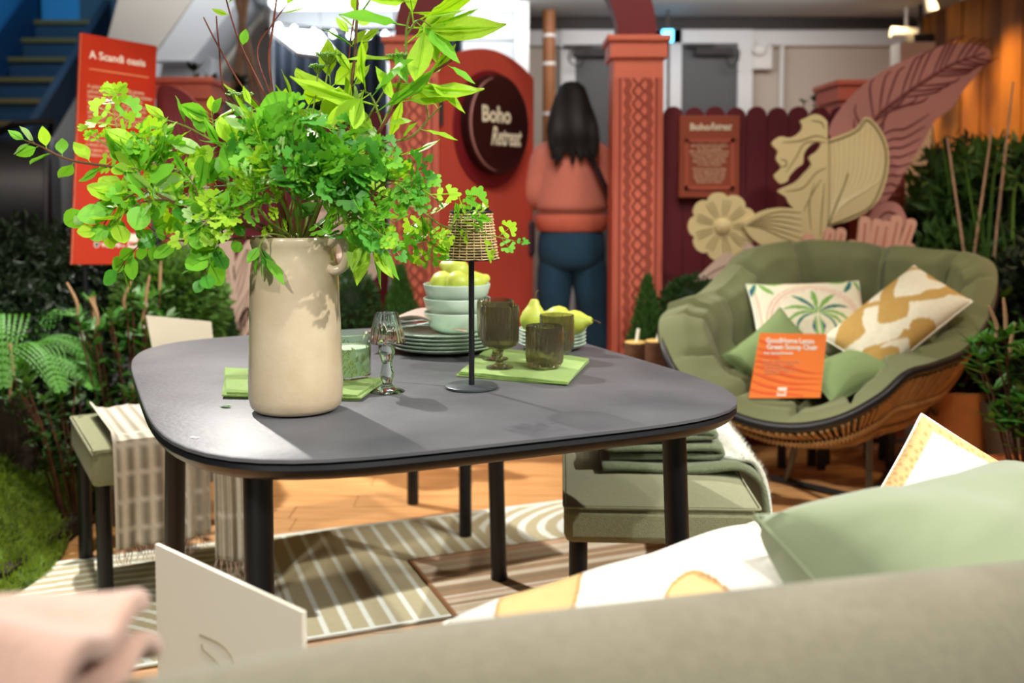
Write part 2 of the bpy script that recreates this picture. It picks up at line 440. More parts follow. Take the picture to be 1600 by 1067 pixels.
# white column and white panelled wall at left of the pipe, each board a piece
a = P(812, 0, 6.4).x; b = P(826, 0, 6.4).x
bx((a - 0.03, 6.3, 0), (b, 6.5, 2.31), 'trim_3', 'white_paint', kind='structure')
pw = bx((P(425, 0, 6.55).x, 6.52, 0), (a - 0.03, 6.6, 3.7), 'wall_panel', 'white_paint', kind='structure')
for i in range(9):
    z0 = 0.9 + i * 0.2; xa = P(690, 0, 6.5).x; xb = a - 0.035
    MB().box(((xa + xb) / 2, 6.50, z0 + 0.095), (xb - xa, 0.035, 0.188)).build('panel', M_['white_paint'], pw, smooth=False)
# grey backdrop post right of the feather cutout
bx((P(1398, 0, 6.0).x, 5.9, 0), (P(1452, 0, 6.0).x, 6.05, 2.0), 'trim_4', 'plaster', kind='structure')
# ceiling-mounted kit at right
a = P(1416, 50, 6.5); e = empty('security_camera', a, 'white security camera bracket under the ceiling near the orange wall', 'camera')
MB().tube([a + Vector((-0.1, 0, 0)), a + Vector((0.06, -0.02, -0.01))], 0.035, 12).build('camera_body', M_['white_plastic'], e)
MB().tube([a + Vector((0.0, 0, 0)), a + Vector((0.0, 0, 2.31 - a.z))], 0.012, 8).build('bracket', M_['white_plastic'], e)
a = P(1437, 78, 6.4); e = empty('wall_speaker', a, 'black box speaker hung above the feather cutout', 'speaker')
MB().box(a, (0.14, 0.14, 0.19)).build('cabinet', M_['speaker_black'], e, smooth=False, bev=0.012)
MB().tube([a, a + Vector((0, 0, 2.33 - a.z))], 0.012, 8).build('hanger', M_['speaker_black'], e)
MB().lathe([(0.0, 0), (0.05, 0), (0.055, 0.004), (0.0, 0.006)], (0, 0, 0), 16).build('grille', M_['dark_trim'], e, local=True).matrix_basis = Matrix.Translation((0, -0.072, 0)) @ Matrix.Rotation(PI / 2, 4, 'X')
a = P(1422, 26, 5.9); b = P(1580, -28, 4.9)
b.z = a.z = 2.29
e = empty('track_rail', a, 'white ceiling track rail running towards the camera at upper right', 'rail')
MB().tube([a, b], 0.022, 4).build('rail', M_['white_plastic'], e, smooth=False)
MB().tube([b, (b.x, b.y, 3.7)], 0.01, 6).build('drop_rod', M_['white_plastic'], e)
for i, (t, lab) in enumerate(((0.22, 'white track spotlight, farthest of the three on the rail'), (0.58, 'white track spotlight, middle one of the three on the rail'), (0.92, 'white track spotlight, nearest of the three on the rail'))):
    q = a.lerp(b, t); e = empty('track_spotlight', q, lab, 'spotlight', 'white spotlights on the ceiling track')
    MB().tube([q + Vector((0, 0, -0.02)), q + Vector((0, 0, -0.07))], 0.012, 8).build('stem', M_['white_plastic'], e)
    MB().tube([q + Vector((-0.01, 0, -0.06)), q + Vector((0.015, 0, -0.15))], [0.03, 0.038], 14).build('head', M_['white_plastic'], e)

# bright ceiling fittings, curtain, light panel, bulbs
for k, (x0, x1, y, lab) in enumerate(((425, 550, 6.3, 'long bright light box under the ceiling, left one'), (556, 690, 6.3, 'long bright light box under the ceiling above the curtain'), (700, 806, 6.3, 'short bright light box near the white column'))):
    a = P(x0, 14, y); b = P(x1, 14, y)
    e = empty('light_box', ((a.x + b.x) / 2, y, a.z), lab, 'light', 'light boxes under the ceiling')
    MB().box(((a.x + b.x) / 2, y, 2.45), (b.x - a.x, 0.14, 0.36)).build('diffuser', M_['lamp_white'] if k < 2 else M_['panel_glow'], e, smooth=False)
    MB().box(((a.x + b.x) / 2, y, 2.65), (b.x - a.x + 0.02, 0.18, 0.04)).build('housing', M_['white_plastic'], e, smooth=False)
    for xx in (a.x + 0.1, b.x - 0.1): MB().tube([(xx, y, 2.66), (xx, y, 3.7)], 0.006, 5).build('rod', M_['white_plastic'], e)
area((-1.2, 6.1, 2.1), (-1.0, 5.8, 0.5), 14, 1.8, 0.3, (0.93, 0.97, 1))
def curtain(px0, px1, py0, Y, lab, n):
    a = P(px0, py0, Y); b = P(px1, py0, Y)
    def fn(u, v): return Vector((a.x + (b.x - a.x) * u, Y + 0.035 * math.sin(u * n * 2 * PI) + 0.01 * math.sin(u * 31), a.z * (1 - v) + 0.02 * v))
    o = MB().grid(fn, n * 10, 8).build('curtain', M_['curtain'], loc=(a.x, Y, 0), label=lab, cat='curtain', sol=0.006)
    ra = a + Vector((-0.05, 0, 0.015)); rb_ = b + Vector((0.05, 0, 0.015))
    m = MB().tube([ra, rb_], 0.012, 8)
    for q in (ra, rb_): m.tube([q, (q.x, q.y, 3.7)], 0.005, 5)
    m.build('curtain_rail', M_['black_metal'], o)
curtain(428, 604, 50, 6.1, 'dark slate pleated curtain behind the bouquet', 9)
curtain(688, 722, 52, 6.1, 'narrow dark curtain strip beside the left pillar', 3)
A, B_, C_, D_ = P(424, 52, 5.7), P(500, 56, 5.7), P(528, 92, 5.5), P(464, 84, 5.5)
e = empty('led_panel', A, 'tilted square glowing lamp panel hanging before the slate curtain', 'light')
MB().prism([A, B_, C_, D_], (0, 0.01, 0.03)).build('panel', M_['lamp_white'], e, smooth=False)
m = MB()
for p_, q_ in ((A, B_), (B_, C_), (C_, D_), (D_, A)): m.tube([p_, q_], 0.012, 5)
m.tube([A, (A.x, A.y, 3.7)], 0.005, 5); m.tube([B_, (B_.x, B_.y, 3.7)], 0.005, 5)
m.build('panel_frame', M_['white_plastic'], e)
def bulbstring(pts, n, lab, r):
    c = catmull(pts, 10); e = empty('string_lights', c[0], lab, 'lights')
    m = MB().tube(c, 0.004, 4)
    for q in (c[0], c[-1]): m.tube([q, (q.x, q.y, 3.7)], 0.003, 4)
    m.build('wire', M_['dark_trim'], e)
    for i in range(n):
        q = c[int((i + 0.5) / n * (len(c) - 1))] + Vector((0, 0, -0.03))
        bm = MB().lathe([(0.001, -r), (r * 0.7, -r * 0.7), (r, 0), (r * 0.7, r * 0.7), (r * 0.3, r * 1.2), (0.001, r * 1.3)], q, 10)
        bm.build('bulb', M_['lamp_white'], e)
bulbstring([P(430, 34, 5.9), P(520, 46, 5.9), P(610, 46, 5.9), P(690, 30, 5.9)], 10, 'string of round glowing bulbs along the curtain top', 0.022)
bulbstring([P(772, -20, 5.6), P(776, 5, 5.6), P(775, 20, 5.6), P(782, 24, 5.6)], 4, 'short hanging cluster of glowing bulbs near the white column', 0.022)

# ------------------------------------------------------------------ stairs, far left
e = empty('staircase', (-3.65, 6.9, 0), 'dark blue staircase with ochre nosings rising at far left', 'stairs')
for i in range(-6, 7):
    z = 1.44 + 0.18 * i; y = 6.9 + 0.22 * i
    t = MB().box((-3.65, y + 0.11 + 0.02, z - 0.09), (0.52, 0.24, 0.18)).build('step', M_['navy_stair'], e, smooth=False)
    MB().box((-3.65, y + 0.005, z - 0.014), (0.52, 0.035, 0.034)).build('nosing', M_['nosing'], t, smooth=False)
def slab(pts, n, name, mt, parent): return MB().prism(pts, n).build(name, M_[mt], parent, smooth=False)
z0 = lambda y: 1.44 + 0.18 * (y - 6.9) / 0.22
slab([(-3.4, 5.4, z0(5.4) - 0.20), (-3.4, 5.4, z0(5.4) + 0.07), (-3.4, 8.9, z0(8.9) + 0.07), (-3.4, 8.9, z0(8.9) - 0.25)], (0.06, 0, 0), 'stringer', 'navy_panel', e)
slab([(-3.93, 5.4, 0.0), (-3.93, 5.4, 3.6), (-3.93, 8.35, 3.6), (-3.93, 8.35, 0)], (-0.05, 0, 0), 'side_panel', 'blue_wall', e)
slab([(-3.92, 5.4, z0(5.4) - 0.1), (-3.92, 5.4, z0(5.4) + 0.28), (-3.92, 8.3, z0(8.3) + 0.28), (-3.92, 8.3, z0(8.3) - 0.1)], (0.02, 0, 0), 'banister_panel', 'navy_blue', e)
slab([(-3.36, 5.6, 0.0), (-3.36, 5.6, z0(5.6) - 0.25), (-3.36, 8.3, z0(8.3) - 0.25), (-3.36, 8.3, 0)], (0.02, 0, 0), 'underside_panel', 'plaster', e)
bx((-3.93, 8.4, 0), (-3.60, 8.5, 3.69), 'wall_landing', 'blue_wall', kind='structure')
bx((-3.60, 8.38, 0), (-2.62, 8.5, 3.69), 'wall_landing.001', 'slate_wall', kind='structure')
spot((-3.45, 6.6, 3.4), (-3.9, 8.0, 2.4), 60, 100, (0.35, 0.75, 1.0), 0.2, 0.6)
spot((-3.2, 5.6, 3.4), (-3.6, 7.4, 1.6), 9, 70, (0.8, 0.9, 1.0), 0.1, 0.6)
# white underside of the upper flight: slanting beams
e = empty('upper_flight', P(300, 60, 6.2), 'white slanting underside of an upper stair flight behind the orange board', 'stairs')
MB().prism([P(345, -60, 6.2), P(420, -60, 6.2), P(300, 95, 6.2), P(236, 95, 6.2)], (0, 0.5, 0)).build('beam', M_['white_paint'], e, smooth=False)
MB().prism([P(200, -60, 6.6), P(345, -60, 6.6), P(236, 90, 6.6), P(160, 90, 6.6)], (0, 0.2, 0)).build('panel', M_['plaster'], e, smooth=False)
MB().prism([P(236, 90, 6.4), P(330, 90, 6.4), P(330, 300, 6.4), P(120, 300, 6.4)], (0, 0.2, 0)).build('back_panel', M_['white_paint'], e, smooth=False)
spot((-1.9, 5.6, 3.3), (-2.3, 6.3, 1.9), 85, 80, (0.95, 0.98, 1), 0.1, 0.6)

# ------------------------------------------------------------------ timber deck, board by board
dk = tag(bpy.data.objects.new('floor.001', None), kind='structure'); COL.objects.link(dk)
rr = random.Random(3)
y = 1.2; row = 0
while y < 4.35:
    x = -2.3 - rr.random() * 0.9
    while x < 2.7:
        L = 1.3 + rr.random() * 1.0; x1 = min(x + L, 2.75); xs = max(x, -2.3)
        if x1 - xs > 0.1:
            b = MB().box(((xs + x1) / 2, y + 0.064, -0.0165 + rr.uniform(-0.0008, 0.0008)), (x1 - xs - 0.003, 0.1245, 0.027)).build('board', M_['deck'], dk, smooth=False)
        x += L
    y += 0.128; row += 1

# ================================================================== FENCE, PILLARS, GATE
FY = 4.36
def picket_outline(x, w, zt, y):
    pts = [(x - w / 2, y, 0.0), (x + w / 2, y, 0.0)]
    for k in range(9):
        a = PI * k / 8; pts.append((x + w / 2 * math.cos(a), y, zt - w / 2 + w / 2 * math.sin(a)))
    return pts
def fence(px0, px1, pyt, lab):
    a = P(px0, pyt, FY); b = P(px1, pyt, FY); w = 0.0905; n = int(round((b.x - a.x) / w)); w = (b.x - a.x) / n
    e = empty('picket_fence', ((a.x + b.x) / 2, FY, 0), lab, 'fence', None)
    for i in range(n):
        MB().prism(picket_outline(a.x + w * (i + 0.5), w * 0.965, a.z - 0.004 * (i % 2), FY), (0, 0.018, 0)).build('picket', M_['maroon'], e, smooth=False)
    for z in (0.35, 0.75, 1.2):
        MB().box(((a.x + b.x) / 2, FY + 0.032, z), (b.x - a.x, 0.025, 0.07)).build('rail', M_['maroon'], e, smooth=False)
fence(250, 604, 172, 'deep maroon round-topped picket fence behind the bouquet')
fence(1036, 1330, 166, 'deep maroon round-topped picket fence behind the pale flower cutouts')

def pillar(px, wpx, pytop, Y, lab, pattern=True, name='arch_pillar'):
    c = P(px, pytop, Y); w = wpx / F_PX * Y; zt = c.z; d = w
    e = empty(name, (c.x, Y + d / 2, 0), lab, 'pillar')
    MB().box((c.x, Y + d / 2, (zt - 0.07) / 2), (w, d, zt - 0.07)).build('shaft', M_['salmon'], e, smooth=False, bev=0.004)
    m = MB(); m.box((c.x, Y + d / 2, zt - 0.055), (w + 0.03, d + 0.03, 0.07)); m.build('capital', M_['salmon'], e, smooth=False, bev=0.003)
    m = MB(); m.box((c.x, Y + d / 2, zt - 0.01), (w + 0.055, d + 0.055, 0.024)); m.build('cap_moulding', M_['salmon'], e, smooth=False, bev=0.003)
    MB().box((c.x, Y + d / 2, 0.06), (w + 0.03, d + 0.03, 0.12)).build('plinth', M_['salmon'], e, smooth=False, bev=0.003)
    if pattern:
        m = MB(); y = Y - 0.0005; st = 0.0265; k = w / 0.21
        zs = [0.16 + st * i for i in range(int((zt - 0.13 - 0.16) / st))]
        def zig(xo, amp, ph, r=0.0042):
            pts = [(c.x + xo * k + (amp if (i + ph) % 2 else -amp) * k, y, z) for i, z in enumerate(zs)]
            for i in range(len(pts) - 1):
                p, q = Vector(pts[i]), Vector(pts[i + 1]); t = (q - p).normalized(); s_ = Vector((-t.z, 0, t.x)) * r
                m.prism([p - s_, q - s_, q + s_, p + s_], (0, -0.003, 0))
        for xo in (-0.052, -0.038, 0.038, 0.052): zig(xo, 0.0068, 0)
        zig(-0.0135, 0.0105, 0); zig(0.0135, 0.0105, 1)
        m.build('diamond_relief', M_['salmon_dark'], e, smooth=False)
        m = MB()
        for xo in (-0.095, -0.075, 0.075, 0.095): m.box((c.x + xo * k, y, (zs[0] + zs[-1]) / 2), (0.010 if abs(xo) < 0.09 else 0.004, 0.003, zs[-1] - zs[0]))
        for xo in (-0.083, 0.083): m.box((c.x + xo * k, y, (zs[0] + zs[-1]) / 2), (0.003, 0.004, zs[-1] - zs[0]))
        m.build('fluting', M_['salmon_dark'], e, smooth=False)
    return c, w, zt
cL, wL, zL = pillar(646, 76, 58, 4.15, 'salmon arch pillar with diamond relief at left of the gate')
cR, wR, zR = pillar(998, 78, 56, 4.15, 'salmon arch pillar with diamond relief at right of the gate, beside the woman')
# arch band
m = MB(); xi = (cL.x + wL / 2 - 0.02); xo = (cL.x - wL / 2 + 0.02); cx = (cL.x + cR.x) / 2
ri = cx - xi; ro = cx - xo; y0 = 4.19
out = [(cx + ro * math.cos(PI * k / 40), y0, zL + ro * math.sin(PI * k / 40)) for k in range(41)]
inn = [(cx + ri * math.cos(PI * k / 40), y0, zL + ri * math.sin(PI * k / 40)) for k in range(41)]
for k in range(40): m.prism([out[k], out[k + 1], inn[k + 1], inn[k]], (0, 0.12, 0))
o = m.build('arch_band', M_['arch_maroon'], loc=(cx, 4.25, zL), smooth=False, label='dark maroon arch band resting on the two salmon pillars', cat='arch')
# end posts
pillar(286, 78, 122, 4.3, 'plain salmon end post with wide cap behind the orange board', False, 'end_post')
pillar(1366, 104, 126, 4.5, 'plain salmon end post behind the pink feather cutout', False, 'end_post')

# gate leaf, swung away from the left pillar, with the round sign
hA = P(688, 100, 4.20); hB = P(834, 122, 4.74)
gu = Vector((hB.x - hA.x, hB.y - hA.y, 0)); GW = gu.length; gu.normalize(); gn = Vector((gu.y, -gu.x, 0))
if gn.y > 0: gn = -gn
g0 = Vector((hA.x, hA.y, 0)); zc = hA.z
e = empty('gate_leaf', g0, 'open terracotta gate leaf with arched top beside the left pillar', 'gate')
pts = [g0 + gu * 0.0 + Vector((0, 0, 0.03)), g0 + gu * GW + Vector((0, 0, 0.03))]
for k in range(21):
    t = 1 - k / 20; s_ = 2 * t - 1; pts.append(g0 + gu * (GW * t) + Vector((0, 0, zc - 0.0 + 0.10 * (1 - s_ * s_) - (0.0))))
MB().prism(pts, -gn * 0.03).build('panel', M_['gate_red'], e, smooth=False)
m = MB()
for k in range(27):
    t = 0.03 + 0.94 * k / 26; s_ = 2 * t - 1
    m.box(g0 + gu * (GW * t) + gn * 0.0012 + Vector((0, 0, (zc + 0.10 * (1 - s_ * s_) - 0.02) / 2 + 0.02)), (0.005, 0.003, zc + 0.10 * (1 - s_ * s_) - 0.06), Matrix.Rotation(math.atan2(gu.y, gu.x), 3, 'Z'))
m.build('groove_line', M_['gate_red'], e, smooth=False)
for z in (0.4, 1.4):
    MB().tube([g0 + Vector((0, 0, z)), g0 + Vector((0, 0, z + 0.1))], 0.012, 8).build('hinge', M_['dark_trim'], e)
# round sign on the gate
cc = g0 + gu * (GW * 0.50); cc.z = P(768, 202, 4.45).z
Ms = frame_m(cc + gn * 0.004, gu, (0, 0, 1))
def disc(r, d, mt, name, par, off, n=48):
    pts = [Ms @ Vector((off[0] + r * math.cos(2 * PI * k / n), off[1] + r * math.sin(2 * PI * k / n), off[2])) for k in range(n)]
    return MB().prism(pts, gn * d).build(name, M_[mt], par, smooth=False, bev=0.003)
e = empty('gate_sign', cc, 'round raised maroon sign reading Boho Retreat on the gate leaf', 'sign')
RS = 0.262
disc(RS, 0.006, 'ring_maroon', 'backing_ring', e, (0, 0, 0)); disc(RS * 0.84, 0.045, 'disc_maroon', 'disc', e, (0.0, 0.02, 0.006))
pts = [Ms @ Vector((0.0 + RS * 0.79 * math.cos(math.radians(a_)), 0.02 + RS * 0.79 * math.sin(math.radians(a_)), 0.053)) for a_ in range(105, 262, 6)]
MB().tube(pts, [0.002 + 0.004 * math.sin(PI * i / (len(pts) - 1)) for i in range(len(pts))], 6).build('rim_line', M_['rim_pink'], e)
text('Boho', 0.098, frame_m(Ms @ Vector((-0.13, 0.03, 0.052)), gu, (0, 0, 1)), M_['cream_print'], e, bold=0.003, xs=1.0)
text('Retreat', 0.115, frame_m(Ms @ Vector((-0.065, -0.07, 0.052)), gu, (0, 0, 1)), M_['cream_print'], e, shear=0.35, xs=0.62, bold=0.002)

# brown sign board on the right fence
A = P(1063, 180, 4.30); B_ = P(1158, 180, 4.30); C_ = P(1063, 309, 4.30); w = B_.x - A.x; h = A.z - C_.z
e = empty('fence_sign', (A.x, 4.33, C_.z), 'brown board headed Boho Retreat with cream text fixed to the fence', 'sign')
MB().box((A.x + w / 2, 4.338, A.z - h / 2), (w, 0.04, h)).build('panel', M_['sign_brown'], e, smooth=False, bev=0.003)
m = MB(); fx, fz, fw, fh = A.x + w * 0.09, C_.z + h * 0.10, w * 0.82, h * 0.62
for (x0, z0_, x1, z1) in ((fx, fz, fx + fw, fz + 0.016), (fx, fz + fh - 0.016, fx + fw, fz + fh), (fx, fz, fx + 0.016, fz + fh), (fx + fw - 0.016, fz, fx + fw, fz + fh)):
    m.box(((x0 + x1) / 2, 4.315, (z0_ + z1) / 2), (x1 - x0, 0.006, z1 - z0_))
m.build('border', M_['sign_frame'], e, smooth=False)
ux = Vector((1, 0, 0)); uz = Vector((0, 0, 1))
text('Boho', 0.040, frame_m((A.x + w * 0.17, 4.3165, A.z - h * 0.175), ux, uz), M_['cream_print'], e, bold=0.0012)
text('Retreat', 0.044, frame_m((A.x + w * 0.50, 4.3165, A.z - h * 0.175), ux, uz), M_['cream_print'], e, shear=0.35, xs=0.68, bold=0.0008)
BODY = [('A relaxed outdoor space\nfull of warmth and pattern\nfor slow evenings', 0.29), ('Mix natural textures, earthy\ntones and layered planting\nto bring a free spirited\nfeel to any small garden\nor sunny balcony', 0.40), ('Choose terracotta pots,\nwoven lighting and soft\ngrasses, then add bold\ndecorative leaves and\nflowers for colour', 0.61)]
for b_, t in BODY: text(b_, 0.0150, frame_m((A.x + w * 0.5, 4.3165, A.z - h * (t + 0.05)), ux, uz), M_['sign_text'], e, align='CENTER', bold=0.0002, line=0.93)

# ================================================================== FLAT CUT-OUT PANELS
def cutout(name, outl, Y, th, mt, lab, cat='cutout', stakes=(), smooth_n=4, lines=(), lmt=None, holes=None):
    pts = [P(x, y, Y) for x, y in outl]
    c = sum(pts, Vector((0, 0, 0))) / len(pts)
    e = empty(name, (c.x, Y + th / 2, 0), lab, cat)
    if smooth_n > 1: pts = catmull(pts, smooth_n, True)
    MB().prism(pts, (0, th, 0)).build('panel', M_[mt], e, smooth=False)
    if lines:
        m = MB()
        for ln in lines:
            q = catmull([P(x, y, Y - 0.001) for x, y in ln[:-1]], 6) if len(ln) > 3 else [P(x, y, Y - 0.001) for x, y in ln[:-1]]
            m.tube(q, [ln[-1] * (0.35 + 0.65 * math.sin(PI * (i + 0.6) / (len(q) + 0.2))) for i in range(len(q))], 5)
        m.build('etched_line', M_[lmt], e)
    for sx, sy in stakes:
        s_ = P(sx, sy, Y); MB().box((s_.x, Y + th + 0.012, s_.z / 2), (0.03, 0.024, s_.z)).build('stake', M_['dark_trim'], e, smooth=False)
    return e
# pink feather leaf
F = lambda pts: [(x / 2.54 + 1020, y / 2.54) for x, y in pts]
fe = F([(885, 850), (850, 800), (790, 700), (715, 560), (700, 520), (735, 450), (790, 385), (860, 320), (950, 262), (1060, 215), (1130, 185), (1180, 176), (1250, 172), (1340, 203), (1300, 280), (1240, 350), (1185, 430), (1120, 480), (1075, 560), (1035, 625), (1000, 680), (970, 740), (925, 800)])
ln = [F([(890, 840), (862, 640), (880, 480), (985, 385), (1110, 300), (1200, 250), (1320, 210)]) + [0.007]]
mid = catmull([Vector((x, y, 0)) for x, y in F([(880, 800), (862, 640), (880, 480), (985, 385), (1110, 300), (1200, 250), (1320, 210)])], 8)
for i in range(4, len(mid) - 3, 2):
    p = mid[i]; t = (mid[i + 1] - mid[i - 1]).normalized(); n = Vector((-t.y, t.x, 0))
    k = math.sin(PI * i / len(mid)) ** 0.6
    for sd, L in ((1, 27), (-1, 33)):
        if i % 8 >= 6: continue
        q1 = p + n * sd * L * 0.5 * k + t * 22 * k; q2 = p + n * sd * L * k + t * 50 * k
        ln.append([(p.x, p.y), (q1.x, q1.y), (q2.x, q2.y), (q2.x + t.x * 14, q2.y + t.y * 14), 0.0042])
for k in range(9):
    ln.append([(1372, 214 + 13 * k), (1394, 203 + 14 * k), (1416 - 3 * k, 200 + 15 * k), (1452 - 6.5 * k, 178 + 19 * k if k < 4 else 186 + 17 * k), 0.0042])
cutout('feather_cutout', fe, 4.12, 0.02, 'pink_board', 'tall dusty pink feather-shaped cutout with dark ribs', stakes=[(1368, 320)], lines=ln, lmt='pink_line')
# second pink swirl near the bottom
sw = [(1352, 360), (1362, 330), (1385, 316), (1405, 320), (1418, 345), (1424, 380), (1420, 420), (1360, 420)]
cutout('swirl_cutout', sw, 4.10, 0.02, 'pink_board', 'small dusty pink curled cutout under the feather one', stakes=[(1390, 400)], lines=[[(1366, 350), (1384, 332), (1402, 338), (1412, 370), 0.005], [(1372, 372), (1388, 345), (1398, 352), (1402, 380), 0.005]], lmt='pink_line')
G = lambda pts: [(x / 3.81 + 1060, y / 3.81 + 170) for x, y in pts]
# cream calla leaf
cl = G([(860, 720), (880, 560), (885, 400), (880, 250), (895, 185), (960, 160), (1050, 122), (1085, 90), (1118, 48), (1170, 78), (1225, 160), (1252, 250), (1252, 360), (1228, 460), (1190, 545), (1120, 615), (1020, 665), (930, 690)])
ln = []
for k in range(11):
    x0, y0_ = 895, 680; ax = 900 + 27 * k; ay = 190 - 8 * k if k < 6 else 150 - 10 * (11 - k)
    tx, ty = (905 + 32 * k, [195, 180, 170, 160, 150, 135, 110, 90, 110, 190, 300][k])
    ln.append(G([(x0, y0_), (x0 + 10 + 9 * k, 560), (x0 + 20 + 26 * k, 380 + 6 * k), (tx, ty)]) + [0.0026])
e = cutout('calla_leaf_cutout', cl, 4.03, 0.02, 'cream_board', 'large cream calla leaf cutout before the feather', stakes=[(1300, 340)], lines=ln, lmt='cream_light_line')
m = MB()
for l_ in (G([(890, 200), (985, 168), (1070, 125), (1118, 66), (1180, 120), (1230, 230), (1232, 350), (1200, 470), (1140, 580), (1030, 640), (900, 690)]), G([(888, 700), (960, 520), (1010, 385)]), G([(880, 710), (882, 450), (885, 200)])):
    m.tube(catmull([P(x, y, 4.029) for x, y in l_], 6), 0.0045, 5)
m.build('dark_outline', M_['cream_line'], e)
# lily cutout
li = G([(888, 110), (882, 70), (845, 38), (805, 32), (770, 50), (728, 72), (740, 108), (716, 148), (665, 172), (605, 165), (557, 208), (592, 252), (582, 300), (612, 348), (590, 378), (570, 402), (605, 445), (650, 430), (662, 400), (706, 352), (742, 325), (750, 262), (800, 206), (848, 204), (828, 252), (778, 290), (792, 335), (745, 390), (700, 436), (660, 455), (592, 490), (640, 525), (655, 560), (700, 610), (735, 690), (745, 800), (860, 800), (885, 680), (890, 400)])
ln = [G([(885, 180), (820, 160), (720, 190), (620, 200)]) + [0.003], G([(880, 200), (760, 200), (700, 290), (640, 380)]) + [0.003], G([(880, 350), (820, 380), (740, 470), (640, 490)]) + [0.003],
      G([(870, 120), (850, 80), (790, 70)]) + [0.003], G([(850, 420), (800, 500), (745, 610)]) + [0.003], G([(870, 440), (855, 600), (845, 760)]) + [0.003], G([(610, 300), (640, 310), (640, 340), (615, 340)]) + [0.003], G([(810, 440), (780, 560), (790, 720)]) + [0.003]]
cutout('lily_cutout', li, 4.00, 0.02, 'cream_board', 'cream drooping lily cutout with three bells left of the calla leaf', stakes=[(1278, 330)], lines=ln, lmt='cream_line', smooth_n=3)
# low leaf left of the lily
lo = G([(390, 690), (450, 635), (530, 600), (620, 588), (700, 598), (730, 640), (745, 720), (750, 830), (640, 830), (520, 820), (440, 770)])
ln = [G([(400, 695), (500, 640 + 14 * k), (610, 610 + 30 * k), (735, 620 + 38 * k)]) + [0.0028] for k in range(6)]
cutout('low_leaf_cutout', lo, 3.97, 0.02, 'cream_board', 'low cream leaf cutout lying between round flower and lily', stakes=[(1230, 350)], lines=ln, lmt='cream_line')
def flower(name, px, py, R, n, Y, mt, lmt, lab, sq=1.0, r0=0.30):
    pts = []
    for k in range(n * 8):
        a_ = 2 * PI * k / (n * 8); rr_ = R * (0.86 + 0.14 * abs(math.sin(a_ * n / 2)) ** 0.6); pts.append((px + rr_ * math.cos(a_) * sq, py + rr_ * math.sin(a_)))
    ln = []
    for k in range(n):
        a_ = 2 * PI * k / n
        for da in (-0.18, 0.0, 0.18):
            ln.append([(px + R * r0 * math.cos(a_ + da) * sq, py + R * r0 * math.sin(a_ + da)), (px + R * (0.5 + r0 / 2) * math.cos(a_ + da * .8) * sq, py + R * (0.5 + r0 / 2) * math.sin(a_ + da * .8)), (px + R * 0.8 * math.cos(a_ + da * 0.6) * sq, py + R * 0.8 * math.sin(a_ + da * 0.6)), 0.0022])
    e = cutout(name, pts, Y, 0.02, mt, lab, stakes=[(px, py)], smooth_n=1, lines=ln, lmt=lmt)
    c = P(px, py, Y); r = R * r0 * 0.75 / F_PX * Y
    MB().lathe([(0.0, 0.02), (r * 0.5, 0.018), (r, 0.008), (r * 1.05, 0.0)], (0, 0, 0), 20).build('flower_centre', M_[mt], e, local=True).matrix_basis = Matrix.Translation(c - rootloc(e)) @ Matrix.Rotation(PI / 2, 4, 'X')
    return e
flower('round_flower_cutout', 1129, 354, 54, 9, 3.99, 'cream_board', 'cream_line', 'round cream many-petalled flower cutout on the right fence')
cutout('trumpet_cutout', [(1085, 440), (1100, 425), (1125, 402), (1140, 396), (1158, 402), (1166, 380), (1180, 390), (1170, 430), (1168, 470), (1150, 470), (1130, 440), (1110, 436)], 3.94, 0.02, 'taupe_board', 'taupe trumpet bloom cutout below the round cream flower', stakes=[(1158, 420)], lines=[[(1095, 437), (1125, 418), (1160, 408), 0.003], [(1130, 440), (1145, 420), (1165, 400), 0.003], [(1145, 460), (1155, 430), (1168, 395), 0.003]], lmt='taupe_line')
# peach reed fan: each finger a part
e = empty('reed_fan_cutout', (P(1350, 400, 3.92).x, 3.92, 0), 'peach cutout of upright rounded reeds behind the scoop chair', 'cutout')
for k, (bx0, by0, tx, ty, w_) in enumerate(((1264, 420, 1264, 364, 9), (1284, 420, 1300, 356, 8), (1306, 424, 1317, 356, 8), (1345, 425, 1353, 338, 9), (1358, 425, 1374, 342, 9), (1372, 430, 1388, 345, 8), (1384, 430, 1404, 336, 9), (1396, 430, 1428, 342, 8), (1404, 440, 1426, 380, 9), (1420, 440, 1455, 392, 6), (1325, 425, 1335, 375, 9))):
    a = P(bx0 - (tx - bx0) * 0.8, by0 + (by0 - ty) * 0.8, 3.92); b = P(tx, ty, 3.92); t = (b - a).normalized(); s_ = Vector((t.z, 0, -t.x)); r = w_ / F_PX * 3.92; yy = Vector((0, 0.003 * (k % 3), 0))
    pts = [a - s_ * r * 1.2, a + s_ * r * 1.2] + [b - t * r + s_ * r * math.cos(PI * j / 6) + t * r * math.sin(PI * j / 6) for j in range(7)]
    MB().prism([p_ + yy for p_ in pts], (0, 0.018, 0)).build('reed', M_['peach_board'], e, smooth=False)
    MB().tube([a + (b - a) * 0.1 + yy, b - t * r * 1.2 + yy], 0.004, 5).build('etched_line', M_['peach_line'], e)
MB().prism([P(1250, 415, 3.95), P(1450, 430, 3.95), P(1440, 520, 3.95), P(1260, 520, 3.95)], (0, 0.012, 0)).build('backing', M_['peach_board'], e, smooth=False)
for px_ in (1290, 1400):
    s_ = P(px_, 420, 3.96); MB().box((s_.x, 3.978, s_.z / 2), (0.03, 0.024, s_.z)).build('stake', M_['dark_trim'], e, smooth=False)
